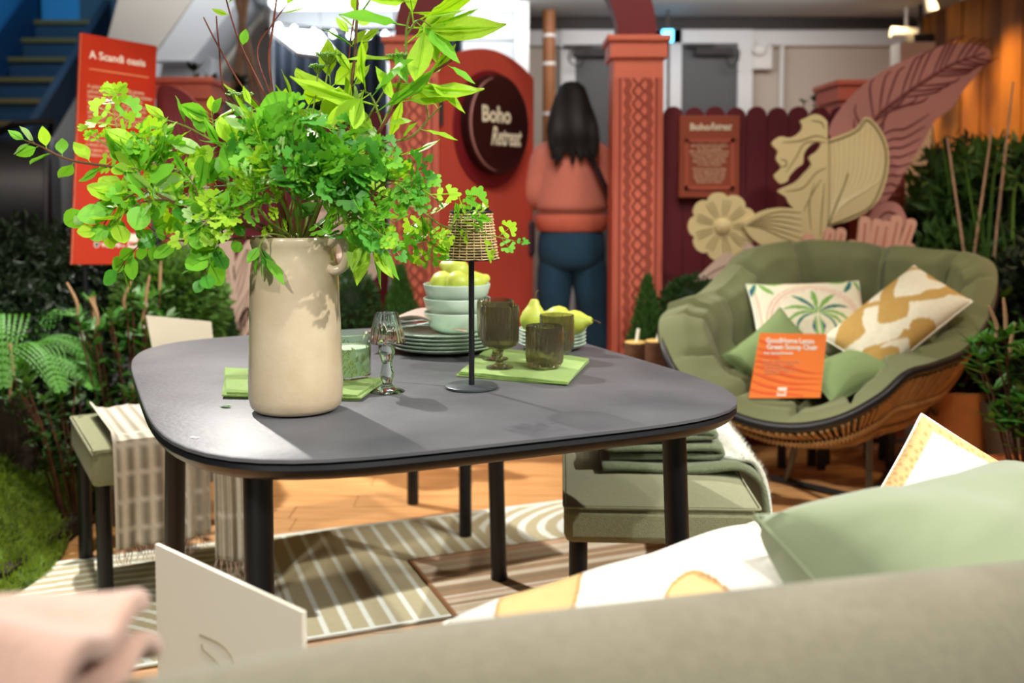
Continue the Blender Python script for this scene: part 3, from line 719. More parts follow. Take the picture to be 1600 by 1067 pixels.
# left side cutouts, behind the vase
flower('round_flower_cutout', 535, 404, 60, 8, 4.1, 'taupe_board', 'taupe_line', 'pale taupe scalloped flower cutout right of the ceramic vase', r0=0.22)
flower('round_flower_cutout', 528, 325, 44, 8, 4.16, 'taupe_board', 'taupe_line', 'taupe flower cutout hidden mostly by the bouquet leaves', r0=0.22)
e = empty('frond_fan_cutout', (P(350, 400, 4.02).x, 4.02, 0), 'pale taupe streaked frond cutout behind the left of the vase', 'cutout')
for k, (x0, y0_, x1, y1, w_) in enumerate(((352, 480, 300, 250, 16), (358, 470, 330, 330, 15), (362, 480, 392, 372, 14), (362, 500, 398, 400, 14), (364, 520, 402, 432, 14), (366, 540, 404, 462, 10), (356, 480, 346, 345, 14), (345, 500, 300, 380, 12), (375, 530, 388, 478, 8))):
    a = P(x0, y0_, 4.02); b = P(x1, y1, 4.02); a = a - (b - a) * 0.35; t = (b - a).normalized(); s_ = Vector((t.z, 0, -t.x)); r = w_ / F_PX * 4.02; yy = Vector((0, 0.003 * (k % 4), 0)); L = (b - a).length
    pts = [a - s_ * r * .4, a + s_ * r * .4, a + t * L * .5 + s_ * r, a + t * L * .8 + s_ * r * .9, b, a + t * L * .8 - s_ * r * .9, a + t * L * .5 - s_ * r]
    MB().prism([p_ + yy for p_ in catmull(pts, 3, True)], (0, 0.018, 0)).build('frond', M_['taupe_board'], e, smooth=False)
    for q_ in (-0.5, 0.0, 0.5): MB().tube([a + t * L * .15 + yy + s_ * r * q_ * .4, a + t * L * .55 + yy + s_ * r * q_, b - t * L * .12 + yy + s_ * r * q_ * .3], 0.0028, 4).build('etched_line', M_['taupe_line'], e)
for px_ in (345, 372):
    s_ = P(px_, 470, 4.05); MB().box((s_.x, 4.06, s_.z / 2), (0.03, 0.024, s_.z)).build('stake', M_['dark_trim'], e, smooth=False)
MB().prism([P(335, 470, 4.045), P(385, 470, 4.045), P(380, 560, 4.045), P(340, 560, 4.045)], (0, 0.012, 0)).build('backing', M_['taupe_board'], e, smooth=False)
rb = [(246, 260), (244, 190), (246, 140), (262, 133), (290, 145), (315, 172), (330, 205), (338, 245), (336, 275), (300, 285)]
cutout('ribbed_leaf_cutout', rb, 4.12, 0.02, 'ribbed_maroon', 'dark maroon ribbed leaf cutout beside the orange board', stakes=[(300, 240)], lines=[[(340 - 9 * k, 268 + 1.0 * k), (318 - 9 * k, 215), (292 - 5 * k, 160 + 4 * k), 0.004] for k in range(9)], lmt='pink_line')
cutout('low_fern_cutout', [(250, 560), (262, 440), (285, 330), (300, 300), (318, 320), (310, 420), (300, 560)], 4.08, 0.02, 'taupe_board', 'narrow taupe leaf cutout partly hidden behind the left conifer', stakes=[(285, 430)], lines=[[(280, 540), (284, 430), (300, 320), 0.004]], lmt='taupe_line')

# ------------------------------------------------------------------ orange board on the left
A = P(126, 51, 3.75); B_ = P(245, 72, 3.98); D_ = P(111, 413, 3.62); C_ = D_ + (B_ - A)
u = (B_ - A); v = (D_ - A); n_ = u.cross(v).normalized()
if n_.y > 0: n_ = -n_
e = empty('orange_board', D_, 'tall orange board headed A Scandi oasis leaning on its stand', 'sign')
MB().prism([A, B_, C_, D_], -n_ * 0.012).build('panel', M_['orange_sign'], e, smooth=False)
MB().prism([A, A + u * 0.008, D_ + (C_ - D_) * 0.008, D_], n_ * 0.0005).build('edge', M_['edge_peach'], e, smooth=False)
def on(uu, vv): return A + u * uu + v * vv + n_ * 0.001
def fm(uu, vv): return frame_m(on(uu, vv), u, -v)
text('A Scandi oasis', 0.042, fm(0.12, 0.105), M_['white_text'], e, bold=0.0008, xs=0.93)
m = MB(); m.prism([on(0.12, .150), on(0.90, .150), on(0.90, .155), on(0.12, .155)], n_ * 0.001); m.build('divider_line', M_['dim_text'], e, smooth=False)
text('A palette of subtle, earthy greens\npaired with contrasting foliage creates\nharmony and balance in small or\nlarge areas of calm. A quiet retreat\nprovides year round interest, with\nplants such as Pinus pittosporum and\nevergreen ferns chosen especially\nfor traditional arrangements.', 0.0195, fm(0.11, 0.235), M_['sign_text'], e, bold=0.0003, xs=0.86, line=0.98)
text('The stone sculptures, wooden\ndecking and soft mosses bring\na sense of place and comfort to\nthe space, while simple, tactile\nfurniture keeps it welcoming.', 0.0195, fm(0.11, 0.445), M_['sign_text'], e, bold=0.0003, xs=0.86, line=0.98)
text('verve', 0.034, fm(0.36, 0.925), M_['white_text'], e, bold=0.0006)
text('by', 0.016, fm(0.62, 0.925), M_['white_text'], e)
for r_, mt_, zz in ((0.011, 'white_text', 0.0005), (0.008, 'logo_green', 0.001)):
    MB().prism([on(0.30, 0.915) + n_ * zz + u.normalized() * r_ * math.cos(PI * k / 8) + v.normalized() * r_ * math.sin(PI * k / 8) for k in range(16)], n_ * 0.0006).build('round_mark', M_[mt_], e, smooth=False)
MB().prism([on(0.70, .865), on(0.83, .865), on(0.83, .93), on(0.70, .93)], n_ * 0.001).build('square_mark', M_['white_text'], e, smooth=False)
text('B&Q', 0.022, frame_m(on(0.712, 0.918) + n_ * 0.0014, u, -v), M_['orange_sign'], e, bold=0.0008)
m = MB()
for uu, sx in ((0.18, 0), (0.82, 0)):
    p_ = on(uu, 0.9) - n_ * 0.02; m.tube([p_, (p_.x, p_.y, 0.0)], 0.012, 8)
p_ = on(0.5, 0.5) - n_ * 0.02; m.tube([p_, (p_.x, p_.y + 0.35, 0.0)], 0.01, 8)
m.build('stand', M_['black_metal'], e)

# ================================================================== DINING TABLE
TC = Vector((-0.234, 2.12, 0)); TR = 0.4172
def tpt(s_, z, n=96):
    out = []
    for k in range(n):
        a_ = 2 * PI * k / n; c_, d_ = math.cos(a_), math.sin(a_)
        r = (abs(c_ / 0.534) ** 4.4 + abs(d_ / 0.656) ** 4.4) ** (-1 / 4.4)
        r += s_
        u_, v_ = r * c_, r * d_
        out.append(Vector((TC.x + u_ * math.cos(TR) - v_ * math.sin(TR), TC.y + u_ * math.sin(TR) + v_ * math.cos(TR), z)))
    return out
def rings(prof, capn=True, n=96):
    m = MB(); vs = []
    for s_, z in prof: vs += tpt(s_, z, n)
    fs = []
    for i in range(len(prof) - 1):
        for k in range(n): fs.append((i * n + k, i * n + (k + 1) % n, (i + 1) * n + (k + 1) % n, (i + 1) * n + k))
    fs.append(tuple(range(n))); fs.append(tuple((len(prof) - 1) * n + k for k in range(n)))
    return m.add(vs, fs)
tb = empty('dining_table', TC, 'large rounded-square garden dining table, dark stone-look top on black legs', 'table')
rings([(-0.003, 0.7405), (0.0, 0.7385), (0.0, 0.7335), (-0.004, 0.7325)]).build('tabletop', M_['tabletop'], tb)
rings([(-0.010, 0.7325), (-0.002, 0.7290), (0.0, 0.7225), (-0.006, 0.7130), (-0.020, 0.7040), (-0.045, 0.6985), (-0.06, 0.698)]).build('table_frame', M_['black_metal'], tb)
for (tx, ty, tY), (fx, fy) in (((277, 712, 2.20), (-0.80, 2.30)), ((403, 735, 1.52), (-0.385, 1.49)), ((1052, 675, 1.84), (0.335, 1.88)), ((770, 706, 2.72), (-0.037, 2.806))):
    t = P(tx, ty, tY); MB().tube([(fx, fy, 0.012), (t.x, t.y, 0.70)], 0.0225, 24).tube([(fx, fy, 0.011), (fx, fy, 0.026)], 0.024, 20).build('leg', M_['black_paint'], tb)
TZ = 0.7407

# ------------------------------------------------------------------ vase
vc = PZ(463, 640, TZ); vc.z = TZ
v = empty('ceramic_vase', vc, 'tall cream glazed crackle vase with small ring handle holding branches', 'vase')
prof = [(0.0, 0.002), (0.066, 0.002), (0.072, 0.004), (0.078, 0.011), (0.081, 0.026), (0.0815, 0.05), (0.0800, 0.09), (0.0782, 0.15), (0.0765, 0.20), (0.0755, 0.235), (0.0735, 0.255), (0.0705, 0.268), (0.0708, 0.280), (0.0735, 0.288), (0.0752, 0.294), (0.0748, 0.300), (0.0725, 0.303), (0.069, 0.301), (0.0665, 0.294), (0.0655, 0.275), (0.068, 0.25), (0.070, 0.15), (0.072, 0.03), (0.0, 0.02)]
MB().lathe(prof, vc, 72).build('body', M_['ceramic'], v)
hp = [vc + Vector((0.060 + dx, -0.030, z)) for dx, z in ((0.004, 0.290), (0.020, 0.300), (0.032, 0.292), (0.036, 0.272), (0.028, 0.252), (0.014, 0.246), (0.002, 0.250))]
MB().tube(catmull(hp, 6), 0.0085, 12).build('handle', M_['ceramic'], v)

# ------------------------------------------------------------------ rattan table lamp
lc = PZ(737, 606, TZ); lc.z = TZ
lp = empty('table_lamp', lc, 'slim black table lamp with small woven rattan shade', 'lamp')
MB().lathe([(0, 0.0), (0.049, 0.0), (0.051, 0.002), (0.051, 0.005), (0.0495, 0.0062), (0.0, 0.0066)], lc, 56).build('base', M_['charcoal_steel'], lp)
MB().tube([lc + Vector((0, 0, 0.006)), lc + Vector((0, 0, 0.262))], 0.0056, 14).build('pole', M_['black_paint'], lp)
z0s, z1s, r0s, r1s = 0.252, 0.337, 0.0515, 0.0395
for i in range(17):
    t = i / 16; z = lc.z + z0s + (z1s - z0s) * t; r = r0s + (r1s - r0s) * t; ph = (i % 2) * PI
    pts = [(lc.x + (r + 0.0016 * math.cos(11 * a_ + ph)) * math.cos(a_), lc.y + (r + 0.0016 * math.cos(11 * a_ + ph)) * math.sin(a_), z) for a_ in [2 * PI * k / 66 for k in range(66)]]
    MB().tube(pts, 0.0017, 5, closed=True).build('wicker_strand', M_['wicker'], lp)
for k in range(22):
    a_ = 2 * PI * k / 22
    MB().tube([(lc.x + r0s * math.cos(a_), lc.y + r0s * math.sin(a_), lc.z + z0s - 0.002), (lc.x + r1s * math.cos(a_), lc.y + r1s * math.sin(a_), lc.z + z1s + 0.002)], 0.0011, 5).build('wicker_stake', M_['wicker'], lp)
MB().lathe([(0.0475, 0.253), (0.0355, 0.338)], lc, 40).build('gap_darkener', M_['black_paint'], lp)  # black cone added so the gaps in the weave look shaded
MB().lathe([(0.0, 0.249), (0.051, 0.249), (0.053, 0.251), (0.051, 0.253), (0.0, 0.253)], lc, 48).build('shade_base', M_['black_paint'], lp)
MB().lathe([(0.0, 0.338), (0.040, 0.338), (0.0415, 0.341), (0.040, 0.344), (0.034, 0.3445), (0.034, 0.349), (0.031, 0.3515), (0.0, 0.352)], lc, 48).build('cap', M_['black_paint'], lp)

# ------------------------------------------------------------------ plates, bowls, pears
def plate_stack(cx, cy, r, n, zg, lab, group):
    for i in range(n):
        z = TZ + 0.0005 + i * zg; c = Vector((cx, cy, z))
        pr = [(0.0, 0.0), (r * 0.58, 0.0), (r * 0.64, 0.002), (r * 0.86, 0.0075), (r * 0.985, 0.0135), (r, 0.0155), (r * 0.985, 0.0165), (r * 0.86, 0.0115), (r * 0.62, 0.0062), (0, 0.0056)]
        MB().lathe(pr, c, 64).build('plate', M_['mint_ceramic'], loc=c, label=lab[i], cat='plate', group=group)
P1 = (-0.163, 2.375)
plate_stack(P1[0], P1[1], 0.126, 5, 0.0088, ['large mint plate under everything, bottom of the five-plate stack', 'large mint plate second from bottom of the five-plate stack', 'large mint plate in the middle of the five-plate stack', 'large mint plate second from top of the five-plate stack', 'large mint plate on top of the stack, beneath the bowls'], 'dinner plates stacked under the bowls')
bz = TZ + 0.0005 + 4 * 0.0088 + 0.0066
BL = ['mint bowl at the bottom of the stack of three, on the plates', 'mint bowl in the middle of the stack of three', 'top mint bowl of the stack of three, filled with pears']
bc = P(714, 480, 2.385)
for i in range(3):
    c = Vector((bc.x, 2.385, bz + i * 0.0335))
    pr = [(0, 0.0), (0.040, 0.0), (0.043, 0.002), (0.060, 0.010), (0.074, 0.025), (0.0795, 0.043), (0.0805, 0.0495), (0.0795, 0.0510), (0.0775, 0.0495), (0.0745, 0.036), (0.066, 0.018), (0.045, 0.0075), (0, 0.006)]
    MB().lathe(pr, c, 64).build('bowl', M_['mint_ceramic'], loc=c, label=BL[i], cat='bowl', group='bowls stacked on the dinner plates')
def pear(c, s_, tilt, az, lab, group, stem=True):
    e = empty('pear', c, lab, 'pear', group)
    pr = [(0.0, 0.0), (0.010, 0.001), (0.024, 0.008), (0.031, 0.022), (0.0315, 0.034), (0.027, 0.048), (0.019, 0.060), (0.0135, 0.068), (0.0115, 0.075), (0.008, 0.080), (0.002, 0.081), (0, 0.0805)]
    R = Matrix.Rotation(az, 4, 'Z') @ Matrix.Rotation(tilt, 4, 'Y') @ Matrix.Scale(s_, 4)
    m = MB().lathe(pr, (0, 0, 0), 28, mod=lambda a_, z: 0.035 * math.sin(2 * a_ + z * 60) + 0.02 * math.sin(3 * a_))
    mid = Vector((0, 0, 0.032)); m.v = [tuple(Vector(c) + R @ (Vector(q) - mid)) for q in m.v]
    m.build('flesh', M_['pear'], e)
    if stem:
        st = catmull([(0, 0, 0.077), (0.001, 0, 0.086), (0.004, 0.001, 0.095), (0.010, 0.002, 0.102)], 4)
        MB().tube([Vector(c) + R @ (q - mid) for q in st], [0.0016] * (len(st) - 2) + [0.002, 0.0026], 6).build('stem', M_['stem_brown'], e)
tz = bz + 2 * 0.0335
pear((bc.x + 0.000, 2.385, tz + 0.078), 1.0, 1.2, 2.6, 'yellow-green pear on top of the pears in the stacked bowl', 'pears in the top bowl', False)
pear((bc.x - 0.032, 2.375, tz + 0.052), 0.95, 1.15, -0.6, 'pear with curved brown stem at left in the top bowl', 'pears in the top bowl')
pear((bc.x + 0.006, 2.345, tz + 0.054), 0.95, 1.45, 1.2, 'pale pear at the front rim of the top bowl', 'pears in the top bowl', False)
pear((bc.x + 0.038, 2.385, tz + 0.052), 0.9, 1.3, 0.4, 'pear at right in the top bowl, behind the lamp pole', 'pears in the top bowl', False)
P2 = (0.098, 2.40)
plate_stack(P2[0], P2[1], 0.082, 5, 0.0085, ['small mint side plate at the bottom of the stack behind the tumblers', 'small mint side plate second from bottom behind the tumblers', 'small mint side plate in the middle of the stack behind the tumblers', 'small mint side plate fourth up behind the tumblers', 'topmost small mint side plate, carrying three pears'], 'side plates stacked behind the tumblers')
pz = TZ + 0.0345 + 0.006
pear((0.052, 2.375, pz + 0.034), 1.0, 0.05, 0.5, 'upright pear with tall brown stem behind the goblets', 'pears on the side plates')
pear((0.112, 2.395, pz + 0.033), 0.98, 1.45, 2.4, 'round-bottomed pear lying behind the tall tumbler', 'pears on the side plates', False)
pear((0.150, 2.350, pz + 0.030), 0.9, 1.4, -0.5, 'pear lying at the right edge of the side plates with stem drooping over the rim', 'pears on the side plates')

# ------------------------------------------------------------------ napkins
def napkin(corners, z, th, layers, lab, mt='napkin', name='napkin'):
    c = sum((Vector(q) for q in corners), Vector((0, 0, 0))) / 4; m = MB(); rr = random.Random(len(lab))
    for L in range(layers):
        sh = [rr.uniform(-0.006, 0.006) for _ in range(4)]
        q = [Vector(p_) + (Vector(p_) - c).normalized() * s_ for p_, s_ in zip(corners, sh)]
        zz = z + L * th
        def fn(u, v_, off=0.0):
            p_ = (q[0] * (1 - u) + q[1] * u) * (1 - v_) + (q[3] * (1 - u) + q[2] * u) * v_
            w = noise.noise(Vector((p_.x * 22, p_.y * 22, L * 3.1))) * 0.0012
            e_ = min(u, 1 - u, v_, 1 - v_)
            return Vector((p_.x, p_.y, zz + off + w * (L + 0.3)))
        n = 14
        k0 = len(m.v)
        top = [fn(i / (n - 1), j / (n - 1), th * 0.86) for i in range(n) for j in range(n)]; bot = [fn(i / (n - 1), j / (n - 1), 0.0002) for i in range(n) for j in range(n)]
        fs = []
        for i in range(n - 1):
            for j in range(n - 1):
                a_ = i * n + j; fs.append((a_, a_ + n, a_ + n + 1, a_ + 1)); a_ += n * n; fs.append((a_, a_ + 1, a_ + n + 1, a_ + n))
        rim = [i * n for i in range(n)] + [(n - 1) * n + j for j in range(1, n)] + [i * n + n - 1 for i in range(n - 2, -1, -1)] + [j for j in range(n - 2, 0, -1)]
        for i in range(len(rim)): a_, b_ = rim[i], rim[(i + 1) % len(rim)]; fs.append((a_, b_, b_ + n * n, a_ + n * n))
        m.add(top + bot, fs)
    return m.build(name, M_[mt], loc=(c.x, c.y, z), label=lab, cat='napkin')
zk = lambda x, y: PZ(x, y, TZ)
napkin([zk(350, 622), zk(560, 626), zk(604, 598), zk(352, 581)], TZ + 0.0003, 0.0036, 3, 'folded lime green napkin under the vase and the leaf-print candle glass')
napkin([zk(716, 588), zk(886, 603), zk(917, 566), zk(762, 548)], TZ + 0.0003, 0.0032, 3, 'folded lime green napkin under the smoked goblets and tumblers')
NZ = TZ + 0.0003 + 3 * 0.0032 + 0.0006

# ------------------------------------------------------------------ smoked ribbed glassware
def ribs(n, amp): return lambda a_, z: amp * abs(math.cos(a_ * n / 2))
def tumbler(px, py, z, r, h, lab, group):
    c = PZ(px, py, z); e = empty('glass_tumbler', c, lab, 'glass', group)
    n = 26
    o_ = [(0.0, 0.001), (r * 0.62, 0.0), (r * 0.82, 0.004), (r * 0.95, 0.013), (r * 0.985, 0.025), (r * 0.985, h * 0.86)]
    i_ = [(r * 0.93, h - 0.001), (r * 0.925, h * 0.8), (r * 0.92, 0.028), (r * 0.85, 0.014), (0, 0.009)]
    m = MB().lathe(o_ + [(r * 0.99, h * 0.93), (r * 0.985, h), (r * 0.955, h + 0.0012)] + i_, c, n * 4, mod=lambda a_, z: (0.045 * abs(math.cos(a_ * n / 2)) - 0.03) if z < h * 0.9 and z > 0.003 else 0)
    m.build('cup', M_['smoke_glass'], e)
    return e
G_ = 'ribbed smoked tumblers on the napkin'
tumbler(851, 574, NZ, 0.0405, 0.088, 'front ribbed smoked glass tumbler on the green napkin', G_)
tumbler(870, 552, NZ, 0.0400, 0.088, 'rear ribbed smoked glass tumbler, half hidden by the front one', G_)
def goblet(px, py, z, lab):
    c = PZ(px, py, z); e = empty('glass_goblet', c, lab, 'glass', 'ribbed smoked goblets on the napkin'); r = 0.0405; n = 26; h0 = 0.040; h1 = 0.131
    o_ = [(0.008, h0 - 0.002), (r * 0.55, h0 + 0.001), (r * 0.88, h0 + 0.008), (r * 0.98, h0 + 0.020), (r, h1 - 0.012), (r * 0.99, h1), (r * 0.96, h1 + 0.001)]
    i_ = [(r * 0.935, h1 - 0.002), (r * 0.93, h0 + 0.024), (r * 0.84, h0 + 0.012), (r * 0.4, h0 + 0.006), (0, h0 + 0.005)]
    MB().lathe(o_ + i_, c, n * 4, mod=lambda a_, z_: (0.045 * abs(math.cos(a_ * n / 2)) - 0.03) if h0 + 0.002 < z_ < h1 - 0.006 else 0).build('cup', M_['smoke_glass'], e)
    MB().lathe([(0, 0.0), (0.0285, 0.0), (0.0295, 0.0012), (0.026, 0.003), (0.014, 0.006), (0.0075, 0.012), (0.0062, 0.022), (0.0068, 0.032), (0.010, h0 - 0.001), (0, h0)], c, 40).build('stem_foot', M_['smoke_glass'], e)
goblet(781, 574, NZ, 'front ribbed smoked stem goblet beside the lamp pole')
goblet(774, 561, NZ, 'rear ribbed smoked stem goblet just behind the front goblet')

# small clear glass lamp-shaped candle holder
gc = zk(605, 612); e = empty('glass_candle_holder', gc, 'clear glass candle holder shaped like a tiny lamp with fluted shade', 'candle holder')
MB().lathe([(0, 0), (0.0325, 0.0), (0.0335, 0.0016), (0.028, 0.004), (0.017, 0.008), (0.010, 0.014), (0.0085, 0.018), (0.0125, 0.026), (0.0135, 0.036), (0.0105, 0.048), (0.0098, 0.056), (0.0125, 0.066), (0.0155, 0.075), (0.0140, 0.082), (0.0085, 0.088), (0.0085, 0.094), (0.018, 0.0975), (0.0200, 0.102), (0.0, 0.102)], gc, 44).build('foot_stem', M_['clear_glass'], e)
fl = lambda a_, z: 0.045 * abs(math.cos(a_ * 8)) - 0.02
MB().lathe([(0.0355, 0.096), (0.0215, 0.150), (0.0200, 0.1515), (0.0185, 0.150), (0.0325, 0.0965), (0.0345, 0.0945)], gc, 96, mod=fl, closed=True).build('shade', M_['clear_glass'], e)
# leaf-print candle glass
cg = PZ(541, 588, TZ + 0.0118); e = empty('candle_glass', cg, 'green glass candle jar printed with willow leaves, right behind the vase', 'candle')
R_ = 0.049; Hc = 0.088
MB().lathe([(0, 0), (R_ - 0.004, 0), (R_, 0.004), (R_, Hc - 0.001), (R_ - 0.0015, Hc), (R_ - 0.003, Hc - 0.001), (R_ - 0.003, 0.006), (0, 0.006)], cg, 64).build('jar', M_['green_glass'], e)
MB().lathe([(0, 0.0066), (R_ - 0.0036, 0.0066), (R_ - 0.0036, 0.060), (0, 0.061)], cg, 48).build('wax', M_['wax'], e)
m = MB(); rr = random.Random(5)
for i in range(330):
    a_ = rr.uniform(0, 2 * PI); z = rr.uniform(0.008, 0.066); d = rr.uniform(0.7, 1.4) * (1 if rr.random() < 0.5 else -1); L = 0.0055; w = 0.0011
    pts = []
    for s_, t in ((-L, 0), (0, w), (L, 0), (0, -w)):
        ux_, uz_ = math.cos(d) * s_ - math.sin(d) * t, math.sin(d) * s_ + math.cos(d) * t
        aa = a_ + ux_ / R_; pts.append(cg + Vector(((R_ + 0.0004) * math.cos(aa), (R_ + 0.0004) * math.sin(aa), z + uz_)))
    m.add(pts, [(0, 1, 2, 3)])
m.build('leaf_print', M_['leaf_print'], e, kind='stuff')
# pink cloth and cutlery on the plates
n0 = Vector((-0.235, 2.40, TZ + 0.053))
def fn(u, v_):
    x = -0.345 + 0.24 * u; y = 2.335 + 0.17 * v_; k = abs(u - 0.45) * 2
    z = TZ + 0.057 + 0.022 * math.exp(-((u - 0.5) / 0.3) ** 2) + 0.012 * math.sin(v_ * 5 + u * 4) * (1 - u * 0.5)
    if u < 0.22: z -= (0.22 - u) * 0.13
    return Vector((x, y + 0.02 * math.sin(u * 5), z))
MB().grid(fn, 30, 20).build('pink_napkin', M_['pink_cloth'], loc=n0, sol=0.004, sub=1, label='soft pink cloth napkin lying on the top dinner plate', cat='napkin')
for k, (dx, dy, a_, lab) in enumerate(((-0.105, -0.055, 0.4, 'silver spoon with bowl nearest the glass holder'), (-0.085, -0.062, 0.52, 'silver fork lying between two spoons on the plate'), (-0.065, -0.068, 0.66, 'silver spoon nearest the stacked bowls'), (-0.1, -0.04, 0.25, 'silver knife farthest back by the pink napkin'))):
    c = Vector((P1[0] + dx, P1[1] + dy, TZ + 0.0625 + 0.0035 * k)); e = empty('cutlery', c, lab, 'cutlery', 'cutlery on the dinner plate'); d = Vector((math.cos(a_), math.sin(a_), 0))
    MB().tube([c, c + d * 0.05 + Vector((0, 0, 0.004)), c + d * 0.10], [0.0022, 0.002, 0.0035], 8).build('handle', M_['silver'], e)
    m = MB().lathe([(0, -0.003), (0.010, -0.001), (0.014, 0.003), (0.0145, 0.0038), (0.012, 0.0025), (0, 0)], (0, 0, 0), 20); m.v = [tuple(c - d * 0.012 + Matrix.Rotation(a_, 3, 'Z') @ Vector((q[0] * 1.4, q[1], q[2]))) for q in m.v]
    m.build('head', M_['silver'], e)
# fallen leaf and white tag on the table top
q = zk(361, 637)
FALLEN = q
t = zk(304, 684); MB().box(t + Vector((0, 0, 0.0006)), (0.012, 0.006, 0.0006), Matrix.Rotation(-0.4, 3, 'Z')).build('paper_scrap', M_['white_plastic'], loc=t, label='tiny white paper scrap near the left corner of the table', cat='paper')

# ================================================================== BENCHES, RUGS
def bench(name, C, u, L, W, zs, zt, lab, rl=0.0205):
    u = Vector(u).normalized(); w_ = Vector((-u.y, u.x, 0)); C = Vector(C); e = empty(name, C, lab, 'bench')
    R3 = Matrix((u, w_, Vector((0, 0, 1)))).transposed()
    n = 8; m = MB()
    hx, hy = L / 2, W / 2
    def fn(a_, b_):
        x = (a_ * 2 - 1); y = (b_ * 2 - 1)
        dome = 0.014 * (1 - x ** 6) * (1 - y ** 4)
        return C + R3 @ Vector((x * (hx - 0.006), y * (hy - 0.006), zt - 0.014 + dome))
    m.grid(fn, 24, 12); k = len(m.v)
    m.box(C + Vector((0, 0, (zs + zt - 0.014) / 2)), (L, W, zt - 0.014 - zs), R3)
    m.build('seat', M_['bench_fabric'], e, bev=0.02)
    r = 0.012; loop = []
    for cx_, cy_, a0 in ((hx - r, hy - r, 0), (-hx + r, hy - r, 90), (-hx + r, -hy + r, 180), (hx - r, -hy + r, 270)):
        for q_ in range(5): aa = math.radians(a0 + 22.5 * q_); loop.append(C + R3 @ Vector((cx_ + r * math.cos(aa), cy_ + r * math.sin(aa), zt - 0.016)))
    MB().tube(loop, 0.003, 6, closed=True).build('piping', M_['bench_fabric'], e)
    for sx in (-1, 1):
        for sy in (-1, 1):
            p_ = C + R3 @ Vector((sx * (hx - 0.032), sy * (hy - 0.032), 0))
            MB().tube([p_ + Vector((0, 0, 0.012 if name == 'x' else 0.0)), p_ + Vector((0, 0, zs + 0.005))], rl, 20).build('leg', M_['black_paint'], e)
    return e, R3
Cb1 = Vector(((-1.085 - 0.368) / 2, (2.638 + 3.53) / 2, 0)); ub1 = (0.935, 0.54, 0)
b1, R1 = bench('upholstered_bench', Cb1, ub1, 1.155, 0.475, 0.335, 0.452, 'olive upholstered bench on black legs at the far left side of the table')
Cb2 = Vector((0.355, 2.72, 0)); b2, R2 = bench('upholstered_bench', Cb2, (0.05, 1.0, 0), 1.20, 0.425, 0.352, 0.452, 'olive upholstered bench on black legs along the right side of the table')

def rug(name, O, T, N, L, W, z, th, colf, lab, nu, nv, wav=0.0):
    O = Vector(O); T = Vector(T).normalized(); N = Vector(N).normalized()
    e = empty(name, O, lab, 'rug')
    m = MB().grid(lambda a_, b_: O + T * (a_ * L) + N * (b_ * W) + Vector((0, 0, z + th / 2)), nu, nv)
    o = m.build('weave', M_['printed'], e, sol=th)
    def cf(co):
        p_ = Vector((co.x, co.y, 0)); return colf(p_.dot(T), p_.dot(N))
    vcol(o, cf)
    return e
BE = tuple(s2l(c) for c in (196, 186, 150)); WH = tuple(s2l(c) for c in (240, 246, 234)); GR = tuple(s2l(c) for c in (170, 190, 160))
def rug1(t, n):
    if n < 0.022 or n > 0.785 or t < 0.03: return WH
    if t < 1.30:
        k = math.sqrt((t - 0.55) ** 2 + (n - 0.95) ** 2)
        if n > 0.62 - 0.25 * t + 0.1 * math.sin(t * 6): return WH if (k % 0.045) < 0.017 else BE
        return WH if ((n + 0.008 * math.sin(t * 9)) % 0.047) < 0.016 else BE
    if t < 1.325: return WH
    if t < 2.02: return WH if (t % 0.058) < 0.015 else BE
    k = math.sqrt(((t - 2.56) * 0.8) ** 2 + ((n - 0.30) * 1.25) ** 2)
    return WH if (k % 0.055) < 0.022 else BE
T1 = Vector((0.933, 0.360, 0)); N1 = Vector((0.360, -0.933, 0))
O1 = T1 * (-0.95) - N1 * 3.25
rug('flatweave_rug', O1, T1, N1, 3.0, 0.80, 0.0002, 0.006, rug1, 'beige flatweave rug with white arc and line pattern under the table', 620, 200)
ra = random.Random(4); stripes = []; q = 0
cols = [(218, 198, 166), (226, 212, 186), (178, 146, 112), (214, 176, 146), (232, 222, 202), (160, 138, 108)]
while q < 0.95:
    w = ra.uniform(0.008, 0.035); stripes.append((q, tuple(s2l(c) for c in ra.choice(cols)))); q += w
def rug2(t, n):
    if t < 0.012 or n < 0.010: return tuple(s2l(c) for c in (150, 104, 62))
    c = stripes[0][1]
    for a_, b_ in stripes:
        if a_ > n: break
        c = b_
    return c
rug('striped_rug', (-0.315, 2.954, 0), (0.927, 0.375, 0), (0.375, -0.927, 0), 1.3, 0.9, 0.0065, 0.005, rug2, 'small tan striped rug overlapping the arc-pattern rug on the right', 160, 220)

